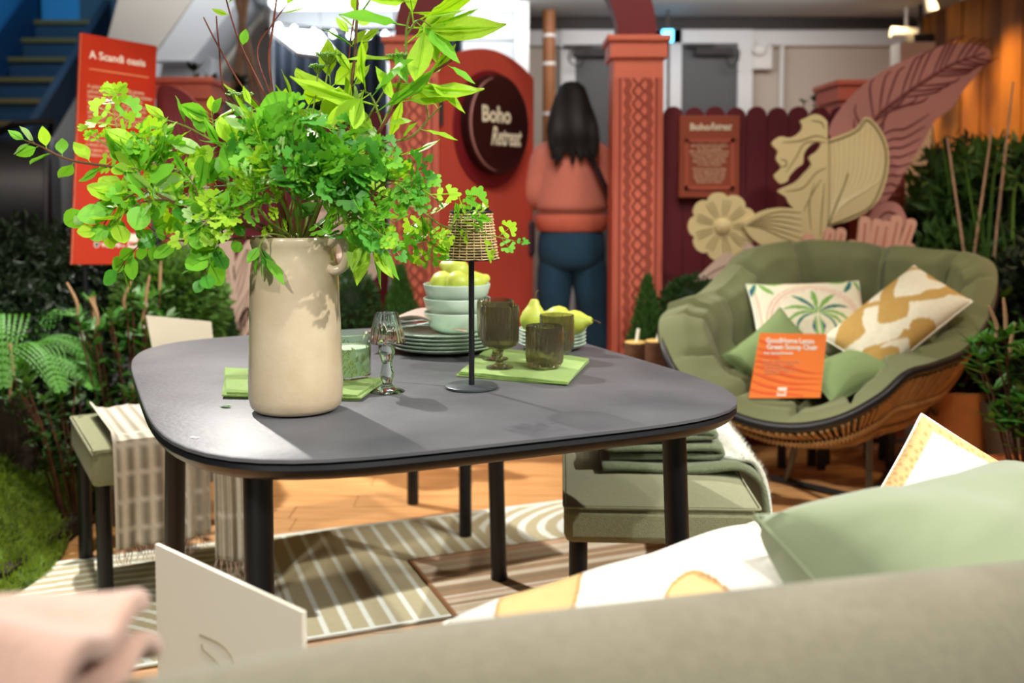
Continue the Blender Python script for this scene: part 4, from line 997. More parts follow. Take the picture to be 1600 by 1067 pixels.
# woven throw on the left bench
def wcol(u, v_):
    g = (u % 0.062) < 0.007 or (v_ % 0.075) < 0.008
    k = 0.82 + 0.18 * math.sin(u * 900)
    c = (226, 220, 204) if g else (206 * k + 24, 196 * k + 24, 172 * k + 24)
    return tuple(s2l(q_) for q_ in c)
def bench_cloth(name, e0, e1, hang, top, lab, seed, slant=0.0, far=0.20):
    hy = 0.475 / 2 + 0.006; m = MB(); uvs = []
    nu, nv = 44, 60; Ltot = far + hy + hang
    def fn(a_, b_):
        s_ = b_ * Ltot; u = e0 + (e1 - e0) * a_ - 1.155 / 2
        fold = math.sin(a_ * 17 + seed) * 0.5 + math.sin(a_ * 41 + seed * 2) * 0.3
        if s_ < far + hy:
            y = far - s_; z = top + 0.004 * fold + (0.02 * math.exp(-(a_ / 0.06) ** 2))
        else:
            d = s_ - far - hy; y = -hy - 0.006 - min(d, 0.05) * 0.15 - (0.008 + 0.02 * min(1, d / 0.2)) * (0.6 + 0.5 * fold)
            z = top - d * (1 + slant * a_)
            z = max(z, 0.02)
        uvs.append((a_ * (e1 - e0), s_))
        return Cb1 + R1 @ Vector((u + slant * 0.04 * b_, y, z))
    m.grid(fn, nu, nv)
    e = empty(name, Cb1 + R1 @ Vector((e0, 0, top)), lab, 'throw')
    o = m.build('cloth', M_['throw'], e, sol=0.002)
    me = o.data; a = me.color_attributes.new('Col', 'FLOAT_COLOR', 'POINT')
    for i, (u, v_) in enumerate(uvs): a.data[i].color = (*wcol(u, v_), 1)
    f = MB(); rr_ = random.Random(seed)
    for i in range(int((e1 - e0) / 0.0055)):
        a_ = (i + 0.5) / ((e1 - e0) / 0.0055); p_ = fn(a_, 1.0); f.tube([p_, p_ + Vector((rr_.uniform(-.008, .008), rr_.uniform(-.006, .006), -0.022)), p_ + Vector((rr_.uniform(-.012, .012), rr_.uniform(-.01, .01), -0.045))], [0.0012, 0.001, 0.0005], 4)
    f.build('fringe', M_['pink_cloth'], e, kind='stuff')
    return e
bench_cloth('woven_throw', 0.050, 0.30, 0.285, 0.462, 'cream open-weave throw with windowpane lines draped over the left bench', 1)
bench_cloth('woven_throw', 0.305, 0.46, 0.36, 0.464, 'lower-hanging beige end of a second open-weave throw next to the table leg', 4, 0.12)

# blankets on the right bench
def ribbon(path, y0, y1, th, name, mt, parent, seed, skew=0.0):
    c = catmull(path, 8); n = len(c)
    def fn(a_, b_):
        i = min(n - 1, int(round(a_ * (n - 1)))); p_ = c[i]
        return Vector((p_.x + skew * b_, y0 + (y1 - y0) * b_ + 0.006 * math.sin(a_ * 9 + seed), p_.z + 0.003 * math.sin(b_ * 14 + a_ * 20)))
    return MB().grid(fn, n, 14).build(name, M_[mt], parent, sol=th)
bt = 0.4535
e = empty('folded_blanket', (0.34, 2.42, bt), 'olive green wool blanket folded in thick layers on the right bench', 'blanket')
path = [(0.235, 0, bt + 0.030), (0.30, 0, bt + 0.027), (0.42, 0, bt + 0.029), (0.485, 0, bt + 0.031), (0.505, 0, bt + 0.042), (0.485, 0, bt + 0.053), (0.40, 0, bt + 0.051), (0.28, 0, bt + 0.050), (0.235, 0, bt + 0.052), (0.222, 0, bt + 0.062), (0.245, 0, bt + 0.072), (0.33, 0, bt + 0.072), (0.44, 0, bt + 0.074), (0.482, 0, bt + 0.078), (0.487, 0, bt + 0.088), (0.45, 0, bt + 0.094), (0.30, 0, bt + 0.092), (0.245, 0, bt + 0.088)]
ribbon(path, 2.36, 2.60, 0.0135, 'fold', 'blanket_green', e, 1, 0.02)
e = empty('draped_blanket', (0.5, 2.6, bt), 'fluffy white and green throw under the folded blanket, hanging over the bench end', 'blanket')
xr = 0.575
path = [(0.215, 0, bt + 0.010), (0.32, 0, bt + 0.009), (0.44, 0, bt + 0.010), (0.52, 0, bt + 0.012), (0.560, 0, bt + 0.006), (0.592, 0, bt - 0.025), (0.606, 0, bt - 0.08), (0.616, 0, bt - 0.20), (0.622, 0, bt - 0.28)]
ribbon(path, 2.33, 3.0, 0.014, 'layer', 'blanket_green', e, 2, 0.03)
path = [(0.47, 0, bt + 0.026), (0.53, 0, bt + 0.027), (0.575, 0, bt + 0.018), (0.608, 0, bt - 0.018), (0.622, 0, bt - 0.08), (0.632, 0, bt - 0.2), (0.636, 0, bt - 0.26)]
ribbon(path, 2.38, 3.02, 0.014, 'top_layer', 'blanket_white', e, 3, 0.03)
m = MB(); rr = random.Random(8)
for i in range(2500):
    s_ = rr.random(); k = s_ * (len(path) - 1); i0 = min(int(k), len(path) - 2); f_ = k - i0; a = Vector(path[i0]).lerp(Vector(path[i0 + 1]), f_); y = rr.uniform(2.37, 3.02)
    p_ = Vector((a.x + 0.008 + 0.03 * (y - 2.38) / 0.64, y, a.z + 0.007)); d = Vector((rr.uniform(-.4, 1), rr.uniform(-1, .6), rr.uniform(-.2, 1))).normalized() * 0.012
    w = d.cross(Vector((0.3, 0.2, 1))).normalized() * 0.0006; m.add([p_ - w, p_ + w, p_ + d], [(0, 1, 2)])
m.build('fuzz', M_['blanket_white'], e, kind='stuff')

# ================================================================== CUSHIONS
def pillow(w, h, t, M, mt, name='cushion', parent=None, loc=None, n=26, pinch=0.09, wr=0.006, colf=None, seed=0, label=None, cat=None, **kk):
    m = MB(); uv = []
    for sgn in (1, -1):
        def fn(a_, b_):
            u, v_ = a_ * 2 - 1, b_ * 2 - 1
            x = w / 2 * u * (1 - pinch * (1 - v_ * v_) * abs(u)); y = h / 2 * v_ * (1 - pinch * (1 - u * u) * abs(v_))
            th = t / 2 * (max(0, (1 - u ** 2)) * max(0, (1 - v_ ** 2))) ** 0.42
            z = th + wr * (noise.noise(Vector((x * 9, y * 9, seed + sgn))) + 0.6 * abs(noise.noise(Vector((x * 5 + 3, y * 22, seed))))) * min(1, th / t * 4)
            uv.append((u, v_, sgn)); return M @ Vector((x, y, sgn * z))
        m.grid(fn, n, n)
    o = m.build(name, M_[mt], parent, loc, label=label, cat=cat)
    bm = bmesh.new(); bm.from_mesh(o.data)
    lay = None
    if colf:
        me = o.data; a = me.color_attributes.new('Col', 'FLOAT_COLOR', 'POINT')
        for i, (u, v_, s_) in enumerate(uv): a.data[i].color = (*colf(u, v_, s_), 1)
    bm.free()
    loop = [m.v[i] for i in range(n)] + [m.v[(i + 1) * n - 1] for i in range(1, n)] + [m.v[(n - 1) * n + j] for j in range(n - 2, -1, -1)] + [m.v[i * n] for i in range(n - 2, 0, -1)]
    return o, loop
def basis(c, xdir, nrm):
    n_ = Vector(nrm).normalized(); x_ = Vector(xdir); x_ = (x_ - n_ * x_.dot(n_)).normalized(); y_ = n_.cross(x_)
    M = Matrix.Identity(4)
    for i in range(3): M[i][0] = x_[i]; M[i][1] = y_[i]; M[i][2] = n_[i]; M[i][3] = c[i]
    return M
def cushion(name, w, h, t, M, mt, lab, **k):
    c = M.translation.copy(); e = empty(name, c, lab, 'cushion')
    o, loop = pillow(w, h, t, M, mt, 'cover', e, **k)
    MB().tube(loop, 0.0028, 5, closed=True).build('seam', M_[mt if mt != 'printed' else 'wax'], e)
    return e

# ------------------------------------------------------------------ foreground sofa
SP = [(-0.75, 0.42), (-0.50, 0.585), (-0.36, 0.67), (-0.233, 0.726), (-0.148, 0.765), (-0.052, 0.803), (0.172, 0.864), (0.481, 0.936), (0.80, 0.985), (1.15, 1.02), (1.5, 1.03)]
spc = catmull([(x, y - 0.02, 0) for x, y in SP], 6)
def sweep(prof, path, name, mt, parent, sub=0):
    n = len(prof)
    vs = []; m = len(path)
    for i, p_ in enumerate(path):
        t = (path[min(i + 1, m - 1)] - path[max(i - 1, 0)]).normalized(); nn = Vector((-t.y, t.x, 0))
        for (d, z) in prof: vs.append(p_ + nn * d + Vector((0, 0, z)))
    fs = []
    for i in range(m - 1):
        for k in range(n): fs.append((i * n + k, i * n + (k + 1) % n, (i + 1) * n + (k + 1) % n, (i + 1) * n + k))
    fs += [tuple(range(n)), tuple((m - 1) * n + k for k in range(n))]
    return MB().add(vs, fs).build(name, M_[mt], parent, sub=sub)
e = empty('curved_sofa', (0.3, 0.95, 0), 'curved olive-beige upholstered sofa seen from behind across the foreground', 'sofa')
pr = [(0.02, 0.40)]
for k in range(13):
    a_ = PI * k / 12; pr.append((-0.075 + 0.095 * math.cos(a_), 0.705 + 0.095 * math.sin(a_)))
pr += [(-0.172, 0.45), (-0.165, 0.14), (0.0, 0.14)]
sweep(pr, spc, 'backrest', 'sofa_fabric', e)
m = MB(); pin = [p_ + Vector((0, 0.015, 0)) for p_ in spc]
front = [Vector((-0.75, 1.28, 0)), Vector((-0.2, 1.40, 0)), Vector((0.25, 1.50, 0)), Vector((0.8, 1.72, 0)), Vector((1.5, 1.85, 0))]
fc = catmull(front, 12)
def seatfn(a_, b_):
    i = min(len(pin) - 1, int(a_ * (len(pin) - 1))); j = min(len(fc) - 1, int(a_ * (len(fc) - 1)))
    q_ = pin[i].lerp(fc[j], b_); edge = 0.03 * max(0, (b_ - 0.92) / 0.08) ** 2
    return q_ + Vector((0, 0, 0.42 - edge))
m.grid(seatfn, 40, 20).build('seat', M_['sofa_fabric'], e, sol=0.14)
o = [x for x in bpy.data.objects if x.parent == e and x.name.startswith('seat')][0]; o.modifiers['sol'].offset = -1
for (x, y) in ((-0.6, 0.75), (-0.6, 1.2), (0.4, 1.05), (0.5, 1.5), (1.4, 1.15), (1.4, 1.75)): MB().tube([(x, y, 0), (x, y, 0.29)], 0.022, 14).build('leg', M_['black_paint'], e)

# green velvet cushion, white printed cushions
cushion('velvet_cushion', 0.58, 0.46, 0.31, basis((0.605, 1.150, 0.590), (0.42, 0.30, 0.01), (0.070, -0.070, 0.125)), 'green_velvet', 'large plain sage green cushion on the sofa at lower right', seed=3, n=44, wr=0.020, pinch=0.10)
CW = tuple(s2l(c) for c in (244, 240, 230)); CT = tuple(s2l(c) for c in (224, 188, 128)); CD = tuple(s2l(c) for c in (190, 146, 90))
def whitecol(u, v_, s_):
    k = math.sin(4.3 * u + 1.3 * math.sin(2.1 * v_ + 0.8)) * math.cos(2.9 * v_ - 0.9 * math.sin(2.6 * u))
    if k > 0.56: return CT
    if 0.47 < k < 0.56: return CD
    return CW
cushion('printed_cushion', 0.44, 0.33, 0.17, basis((0.190, 1.075, 0.580), (0.38, 0.17, 0.055), (0.010, -0.055, 0.105)), 'printed', 'white cushion with tan patches lying on the sofa left of the sage one', seed=6, n=130, wr=0.014, colf=whitecol, pinch=0.03)
def frill(u, v_, s_):
    if abs(u) > 0.80 or abs(v_) > 0.80: return CT if (int(u * 40) + int(v_ * 40)) % 5 else CD
    return CW
cushion('textured_cushion', 0.30, 0.30, 0.13, basis(P(1508, 845, 1.56), (0.62, 0.45, 0.66), (-0.15, -0.86, 0.50)), 'printed', 'white cushion with tan textured border, peak showing behind the sage one', seed=9, n=50, wr=0.010, colf=frill, pinch=0.04)
# crumpled pink towel at lower left
def tw(a_, b_):
    x = -0.66 + 0.395 * a_; y = 0.835 + 0.45 * x - 0.075 + (b_ - 0.5) * 0.15 + 0.01 * math.sin(a_ * 9)
    z = 0.812 + 0.026 * math.sin(b_ * PI) * (1 - 0.4 * max(0, (a_ - 0.85) / 0.15)) + 0.010 * math.sin(b_ * 9 + a_ * 6) + 0.012 * math.sin(a_ * 11 + 0.6) + 0.01 * a_
    return Vector((x, y, z))
e = empty('folded_towel', (-0.45, 0.60, 0.77), 'soft pale pink folded towel, blurred in the lower left corner', 'towel')
MB().grid(tw, 34, 24).build('upper_fold', M_['towel_pink'], e, sol=0.018, sub=1)
MB().grid(lambda a_, b_: tw(a_, b_) - Vector((-0.01, 0.0, 0.030 + 0.012 * math.sin(b_ * 7))), 34, 24).build('lower_fold', M_['towel_pink'], e, sol=0.014, sub=1)

# blank cream cards
def card(name, A, B_, C_, D_, lab, hook=False):
    A, B_, C_, D_ = [Vector(q_) for q_ in (A, B_, C_, D_)]; n_ = (B_ - A).cross(D_ - A).normalized()
    if n_.y > 0: n_ = -n_
    e = empty(name, (D_ + C_) / 2, lab, 'sign')
    MB().prism([A, B_, C_, D_], -n_ * 0.006).build('board', M_['card_cream'], e, smooth=False)
    if hook:
        on_ = lambda u, v_: A + (B_ - A) * u + (D_ - A) * v_ + n_ * 0.0008
        m = MB(); m.tube(catmull([on_(0.34, 0.42), on_(0.48, 0.41), on_(0.56, 0.45), on_(0.58, 0.54)], 5), 0.0016, 5); m.tube([on_(0.35, 0.47), on_(0.36, 0.50), on_(0.50, 0.54)], 0.0016, 5)
        m.build('easel_slot', M_['card_line'], e)
    return e
A = P(242, 850, 1.33); B_ = P(472, 957, 1.10); dn = Vector((0.004, 0.0, -1)).normalized()
card('display_card', A, B_, B_ + dn * (B_.z - 0.424), A + dn * (A.z - 0.424), 'blank cream card with an easel slot standing in front of the table', True)
A = P(228, 493, 3.22); B_ = P(330, 503, 3.26)
card('display_card', A, B_, Vector((B_.x + 0.02, B_.y, 0.456)), Vector((A.x + 0.045, A.y, 0.456)), 'blank cream card standing on the left bench beyond the table')

# ================================================================== SCOOP CHAIR
RIM = [(1165, 412, 3.74), (1260, 402, 3.80), (1370, 408, 3.80), (1470, 416, 3.74), (1538, 425, 3.66), (1555, 455, 3.58), (1540, 505, 3.46), (1508, 550, 3.34), (1460, 572, 3.24), (1418, 585, 3.18), (1375, 622, 3.12), (1310, 656, 3.07), (1235, 668, 3.07), (1160, 655, 3.10), (1090, 618, 3.16), (1048, 570, 3.25), (1034, 520, 3.36), (1046, 494, 3.48), (1092, 478, 3.60), (1128, 445, 3.68)]
rim = [P(*q) for q in RIM]; rimc = catmull(rim, 8, True); NRM = len(rimc)
cen = Vector((1.16, 3.40, 0.30))
ch = empty('scoop_chair', (1.22, 3.6, 0), 'wide scoop lounge chair with black tube rim, rattan shell and green tufted cushion', 'chair')
MB().tube(rimc, 0.0155, 10, closed=True).build('rim_tube', M_['black_metal'], ch)
def shell(t, r, off=0.0):
    k = t % 1.0 * NRM; i = int(k) % NRM; f_ = k - int(k); R_ = rimc[i].lerp(rimc[(i + 1) % NRM], f_)
    p_ = cen.lerp(R_, r); zf = r ** 2.3
    p_.z = cen.z + (R_.z - 0.01 - cen.z) * zf
    return p_ + Vector((0, 0, off))
NR = 130
for k in range(NR):
    t = k / NR; t += 0.0008 * math.sin(k * 2.1)
    MB().tube([shell(t, r, -0.012) for r in (0.30, 0.45, 0.6, 0.72, 0.84, 0.93, 1.0)], 0.0062, 5).build('rattan_cane', M_['rattan'], ch)
for r in (0.30, 0.52, 0.78):
    m = MB()
    m.tube([shell(k / 90, r, -0.022) for k in range(90)], 0.009, 6, closed=True)
    m.build('ring_frame', M_['black_metal'], ch)
for r, dz in ((0.50, -0.03), (0.55, -0.03), (0.76, -0.03), (0.81, -0.03)):
    pts = [shell(k / 520, r, dz) + Vector((0, 0, 0.010 * math.sin(k * PI / 1.5))) for k in range(520)]
    MB().tube(pts, 0.0045, 5, closed=True).build('woven_binding', M_['rattan'], ch)
MB().grid(lambda a_, b_: shell(a_, 0.02 + 0.30 * b_, -0.008), 40, 4, wu=True).build('seat_disc', M_['rattan'], ch, sol=0.006)
# sled legs
fa = Vector((1.30, 3.57, 0.012)); fb = Vector((1.02, 3.88, 0.012)); bb_ = Vector((1.62, 3.95, 0.012)); ba = Vector((1.42, 4.15, 0.012))
ta = P(1358, 640, 3.28); tb_ = P(1242, 690, 3.52)
fa = PZ(1358, 781, 0.012); fb = PZ(1205, 746, 0.012); fm_ = PZ(1240, 748, 0.012)
MB().tube([ta + Vector((0, 0, 0.0)), fa], 0.0125, 10).build('leg', M_['charcoal_steel'], ch)
MB().tube([P(1246, 688, 3.42), PZ(1228, 750, 0.012)], 0.0125, 10).build('leg', M_['black_metal'], ch)
MB().tube([P(1448, 620, 3.5), PZ(1478, 676, 0.012)], 0.011, 10).build('leg', M_['black_metal'], ch)
MB().tube([P(1466, 612, 3.52), PZ(1420, 690, 0.012)], 0.011, 10).build('leg', M_['black_metal'], ch)
q2 = PZ(1478, 676, 0.012); q3 = PZ(1420, 690, 0.012)
MB().tube([fb, fa, ], 0.012, 8).build('base_runner', M_['black_metal'], ch)
MB().tube([fa, q3, q2], 0.012, 8).build('base_runner', M_['black_metal'], ch)
# tufted cushion (its own thing, lies in the shell)
BUT = [(0.36, k / 8) for k in range(8)] + [(0.74, (k + 0.5) / 14) for k in range(14)]
BUTP = [shell(t, r) for r, t in BUT]
def cush(t, r, top=True):
    p_ = shell(t, min(r, 1.0) * 0.985)
    if r > 1: p_ = shell(t, 1.0) + (shell(t, 1.0) - shell(t, 0.97)) * (r - 1) * 14
    d1 = min((p_ - b).length_squared for b in BUTP)
    puff = 1 - 0.86 * math.exp(-d1 / 0.0036) - 0.14 * math.exp(-d1 / 0.02)
    tt = t * 14 - 0.5; dt = abs(tt - round(tt)) / 14 * 3.3 * r
    fade = min(1, max(0, (r - 0.70) / 0.06))
    puff *= 1 - 0.42 * fade * math.exp(-(dt / 0.016) ** 2)
    if 0.36 < r < 0.70:
        q = (r - 0.36) / 0.34; tq = t * 14 - 0.5; a0 = round(tq); t8 = round((a0 + 0.5) / 14 * 8) / 8; tl = t8 + ((a0 + 0.5) / 14 - t8) * q; dl = abs(t - tl) * 3.3 * r
        puff *= 1 - 0.32 * math.exp(-(dl / 0.014) ** 2)
    rr_ = shell(t, 1.0); inward = (cen - rr_); inward.z = 0; inward.normalize()
    steep = r ** 2
    nrm = (Vector((0, 0, 1)) * (1 - 0.6 * steep) + inward * 0.6 * steep).normalized()
    edge = min(1, (1.06 - r) / 0.11) ** 0.5 if r < 1.06 else 0
    th = 0.125 * puff * edge
    w = 0.010 * noise.noise(Vector((p_.x * 12, p_.y * 12, p_.z * 12))) + 0.012 * abs(noise.noise(Vector((t * 50, r * 5, 2))))
    back = 1.0 if (t % 1.0) < 0.30 or (t % 1.0) > 0.85 else 0.2
    return p_ + nrm * (th + w * edge + 0.006) + Vector((0, 0, 0.025 * back * steep))
tc_ = empty('tufted_cushion', shell(0.5, 0.1, 0.02), 'sage green button-tufted pad filling the scoop chair', 'cushion')
m = MB().grid(lambda a_, b_: cush(a_, 0.02 + 1.04 * b_), 340, 84, wu=True)
m.grid(lambda a_, b_: shell(a_, min(0.02 + 1.0 * b_, 0.99), 0.006), 60, 14, wu=True)
m.build('pad', M_['chair_cushion'], tc_)
for r_b, t_b in BUT:
    p_ = cush(t_b, r_b); MB().lathe([(0, 0.006), (0.009, 0.004), (0.012, 0), (0, -0.002)], p_ + Vector((0, 0, 0.002)), 10).build('button', M_['chair_cushion'], tc_)
# cushions on the chair
L = lambda *c: tuple(s2l(q_) for q_ in c)
CR = L(240, 234, 208); PK = L(228, 178, 158); G1 = L(120, 170, 84); G2 = L(150, 196, 110); BL_ = L(30, 96, 128); TN = L(198, 160, 88)
def palmcol(u, v_, s_):
    if s_ < 0: return CR
    x, y = u, v_ * 0.9
    def fr(cx_, cy_, R, a0=0.2, a1=PI - 0.2, n_=6, flip=1):
        dx, dy = x - cx_, (y - cy_) * flip; r = math.hypot(dx, dy)
        if r > R or r < 0.02: return None
        a_ = math.atan2(dy + r * r * 0.9 / R, dx); 
        if a_ < a0 or a_ > a1: return None
        k = (a_ - a0) / (a1 - a0) * n_; f_ = abs((k % 1) - 0.5)
        w = 0.40 * (1 - (r / R) ** 2)
        if f_ < w: return BL_ if (int(k) % 3 == 0 and f_ < w * 0.6) else (G1 if f_ < w * 0.5 else G2)
        return None
    c = fr(0.04, 0.0, 0.62, -0.4, PI + 0.4, 11)
    if c: return c
    if abs(x - 0.02) < 0.028 + 0.02 * (y < -0.5) and -0.85 < y < -0.05: return CR
    if 0.03 < abs(x - 0.02) < 0.12 - 0.10 * abs(y + 0.30) / 0.3 and -0.6 < y < -0.05: return BL_ if abs(x - 0.02) > 0.07 else G2
    for sx in (-1, 1):
        c = fr(sx * 0.85, 0.98, 0.5, 0.1, PI - 0.1, 6, -1)
        if c: return c
    R2 = math.hypot(x / 0.82, (y + 0.15) / 0.85)
    if y > -0.5 and (0.93 < R2 < 0.97 or 1.02 < R2 < 1.05 or 0.86 < R2 < 0.875): return PK
    if abs(y - 0.86) < 0.02 and abs(x) < 0.4: return PK
    if abs(abs(x) - 0.93) < 0.012: return PK
    return CR
cushion('palm_cushion', 0.415, 0.29, 0.12, basis(P(1266, 500, 3.52), (0.98, 0.16, -0.03), (0.05, -0.86, 0.50)), 'printed', 'cream cushion printed with a green palm tree, propped in the scoop chair', colf=palmcol, n=90, pinch=0.05, wr=0.004, seed=4)
def tancol(u, v_, s_):
    if s_ < 0: return CR
    k = math.sin(4.6 * u + 1.9 * math.sin(2.6 * v_ + 1.0) + 0.6) * math.cos(2.9 * v_ - 1.5 * math.sin(2.8 * u + 0.3))
    k2 = math.sin(4.2 * (u * 0.7 + v_) + 1.4 * math.sin(3 * u))
    return TN if (k > 0.12 or (k2 > 0.82 and k > -0.5)) else CR
cushion('retro_cushion', 0.46, 0.24, 0.14, basis(P(1402, 500, 3.40), (0.78, 0.24, 0.60), (-0.22, -0.66, 0.72)), 'printed', 'tilted cream cushion with mustard rounded shapes at right in the scoop chair', colf=tancol, n=70, pinch=0.04, wr=0.004, seed=5)
cushion('plain_cushion', 0.29, 0.27, 0.11, basis(P(1218, 562, 3.38), (0.72, 0.30, 0.50), (0.02, -0.85, 0.52)), 'cushion_green', 'small plain moss green cushion behind the orange card', n=30, seed=6)
cushion('plain_cushion', 0.26, 0.18, 0.10, basis(P(1326, 583, 3.28), (0.85, 0.28, 0.20), (-0.2, -0.5, 0.85)), 'cushion_green', 'moss green cushion lying flat right of the orange card', n=30, seed=8)
# orange card on the chair
A = P(1188, 520, 3.24); B_ = P(1292, 522, 3.26); C_ = P(1283, 612, 3.17); D_ = P(1171, 618, 3.15)
D_ = D_ + (D_ - A) * 0.04; C_ = C_ + (C_ - B_) * 0.10
u = B_ - A; v = D_ - A; n_ = u.cross(v).normalized()
if n_.y > 0: n_ = -n_
e = empty('orange_card', (D_ + C_) / 2, 'orange wavy-striped card with white heading propped in the scoop chair', 'sign')
MB().prism([A, B_, C_, D_], -n_ * 0.005).build('card', M_['orange_card'], e, smooth=False)
o_ = lambda a_, b_, k=0.0006: A + u * a_ + (D_ * (1 - a_) + C_ * a_ - (A + u * a_)) * b_ + n_ * k
m = MB()
for k in range(10):
    y0_ = 0.10 + 0.105 * k
    top = [(a_ / 12, y0_ + 0.20 * (a_ / 12) + 0.025 * math.sin(a_ * 0.5 + k)) for a_ in range(13)]
    for a_ in range(12):
        if k < 3 and a_ > 3 + 0 * k: continue
        (x0, y0), (x1, y1) = top[a_], top[a_ + 1]
        w0 = 0.045 * math.sin(PI * min(1, 0.25 + a_ / 12 * 0.75)); w1 = 0.045 * math.sin(PI * min(1, 0.25 + (a_ + 1) / 12 * 0.75))
        if max(y1 + w1, y0 + w0) > 0.995: continue
        m.prism([o_(x0, y0), o_(x1, y1), o_(x1, y1 + w1), o_(x0, y0 + w0 + 1e-4)], n_ * 0.0004)
m.build('wavy_band', M_['orange_band'], e, smooth=False)
fc_ = lambda a_, b_: frame_m(o_(a_, b_, 0.0016), u, A - D_)
text('GoodHome Lanzo\nGreen Scoop Chair', 0.0235, fc_(0.11, 0.155), M_['white_text'], e, bold=0.0008, xs=0.92, line=0.9)
text('Ref: 3663602936459', 0.0115, fc_(0.11, 0.335), M_['white_text'], e, bold=0.0003)
text('Relax outdoors in this scoop\nseat with a deep padded\ncushion, woven shell and\nsturdy frame. Made for slow\nsummer afternoons.', 0.0105, fc_(0.11, 0.45), M_['dim_text'], e, bold=0.0003, line=0.95)
MB().prism([o_(0.38, .84, .001), o_(0.51, .84, .001), o_(0.51, .97, .001), o_(0.38, .97, .001)], n_ * 0.0006).build('square_mark', M_['white_text'], e, smooth=False)
text('B&Q', 0.017, frame_m(o_(0.39, .94, .0022), u, A - D_), M_['orange_card'], e, bold=0.0006)

# ------------------------------------------------------------------ log torches
for (px, py, Y, r, lab) in ((993, 532, 3.75, 0.043, 'left log candle stump with pale sawn top and white wick'), (1026, 530, 3.68, 0.043, 'right log candle stump with pale sawn top and white wick')):
    c = P(px, py, Y); e = empty('log_candle', (c.x, Y, 0), lab, 'candle', 'log candles beside the right pillar')
    MB().lathe([(r * 0.98, 0), (r, 0.1), (r * 0.97, 0.3), (r, c.z - 0.012), (r * 0.96, c.z - 0.006)], (c.x, Y, 0), 28, mod=lambda a_, z: 0.04 * noise.noise(Vector((a_ * 2.5, z * 3, px)))).build('bark', M_['bark'], e)
    MB().lathe([(0, c.z - 0.004), (r * 0.9, c.z - 0.004), (r * 0.965, c.z - 0.008), (r * 0.9, c.z - 0.02)], (c.x, Y, 0), 28).build('sawn_top', M_['log_top'], e)
    MB().tube([(c.x + 0.004, Y, c.z - 0.006), (c.x + 0.011, Y, c.z + 0.045)], 0.006, 8).build('wick', M_['wax'], e)

# ================================================================== WOMAN, SEEN FROM BEHIND
def skin_obj(name, nodes, edges, radii, roots, mt, parent, sub=2):
    me = bpy.data.meshes.new(name); me.from_pydata([tuple(Vector(q_) - rootloc(parent)) for q_ in nodes], edges, []); me.materials.append(M_[mt])
    o = bpy.data.objects.new(name, me); COL.objects.link(o); o.parent = parent
    md = o.modifiers.new('skin', 'SKIN'); md.use_smooth_shade = True; md.branch_smoothing = 0.6
    if not me.skin_vertices: raise RuntimeError('no skin layer')
    for i, r in enumerate(radii):
        sv = me.skin_vertices[0].data[i]; sv.radius = r if isinstance(r, tuple) else (r, r); sv.use_root = i in roots
    s_ = o.modifiers.new('sub', 'SUBSURF'); s_.levels = sub; s_.render_levels = sub
    bpy.context.view_layer.update()
    me2 = bpy.data.meshes.new_from_object(o.evaluated_get(bpy.context.evaluated_depsgraph_get()))
    for p_ in me2.polygons: p_.use_smooth = True
    o.modifiers.clear(); o.data = me2
    return o
WY = 4.72
W = lambda x, y, dy=0.0: P(x, y, WY) + Vector((0, dy, 0))
wo = empty('person', (W(893, 400).x, WY, 0), 'person seen from behind in coral sweater and blue jeans, long black hair, in the archway', 'person')
pel = W(894, 378); chest = W(894, 262); nk = W(893, 218); hd = W(893, 172, 0.0)
sL = W(856, 236); sR = W(938, 236); eL = W(833, 305, 0.02); eR = W(957, 305, 0.02); hL = W(858, 300, 0.26); hR = W(925, 292, 0.28)
hipL = W(872, 392); hipR = W(918, 392); kL = W(866, 505, 0.0); kR = W(930, 510, 0.02); 
aL = Vector((W(858, 640).x, WY - 0.02, 0.09)); aR = Vector((W(942, 640).x, WY + 0.05, 0.09))
tL = aL + Vector((-0.02, 0.15, -0.06)); tR = aR + Vector((0.02, 0.15, -0.06))
nodes = [pel, W(894, 330), chest, W(893, 232), nk, W(893, 196), hd, W(893, 150), sL, eL, hL, sR, eR, hR, hipL, kL, aL, tL, hipR, kR, aR, tR]
edges = [(0, 1), (1, 2), (2, 3), (3, 4), (4, 5), (5, 6), (6, 7), (3, 8), (8, 9), (9, 10), (3, 11), (11, 12), (12, 13), (0, 14), (14, 15), (15, 16), (16, 17), (0, 18), (18, 19), (19, 20), (20, 21)]
rad = [(0.13, 0.10), (0.11, 0.085), (0.13, 0.09), (0.09, 0.07), 0.05, 0.055, (0.076, 0.09), (0.06, 0.07), 0.05, 0.036, 0.024, 0.05, 0.036, 0.024, 0.085, 0.055, 0.036, 0.03, 0.085, 0.055, 0.036, 0.03]
roots = {0}
for hnd, sgn in ((hL, 1), (hR, -1)):   # five separate fingers per hand, slightly curled round a phone
    palm = hnd + Vector((0, 0.055, 0.01)); b0 = len(nodes); nodes.append(palm); rad.append((0.028, 0.014)); edges.append((nodes.index(hnd), b0))
    for f_ in range(5):
        base = palm + (Vector((sgn * 0.012 * (f_ - 2.2), 0.02, 0)) if f_ < 4 else Vector((sgn * -0.03, -0.015, 0.01)))
        L_ = (0.032, 0.038, 0.036, 0.028, 0.028)[f_]; d = Vector((sgn * 0.1 * (f_ - 1.5), 0.9, 0.4)) if f_ < 4 else Vector((sgn * -0.3, 0.5, 0.9))
        d.normalize(); k0 = len(nodes); nodes += [base, base + d * L_, base + d * L_ * 1.6 + Vector((0, -0.002, 0.014))]; rad += [0.009, 0.0085, 0.007]; edges += [(k0, k0 + 1), (k0 + 1, k0 + 2)]; roots.add(k0)
skin_obj('body', nodes, edges, rad, roots, 'skin', wo)
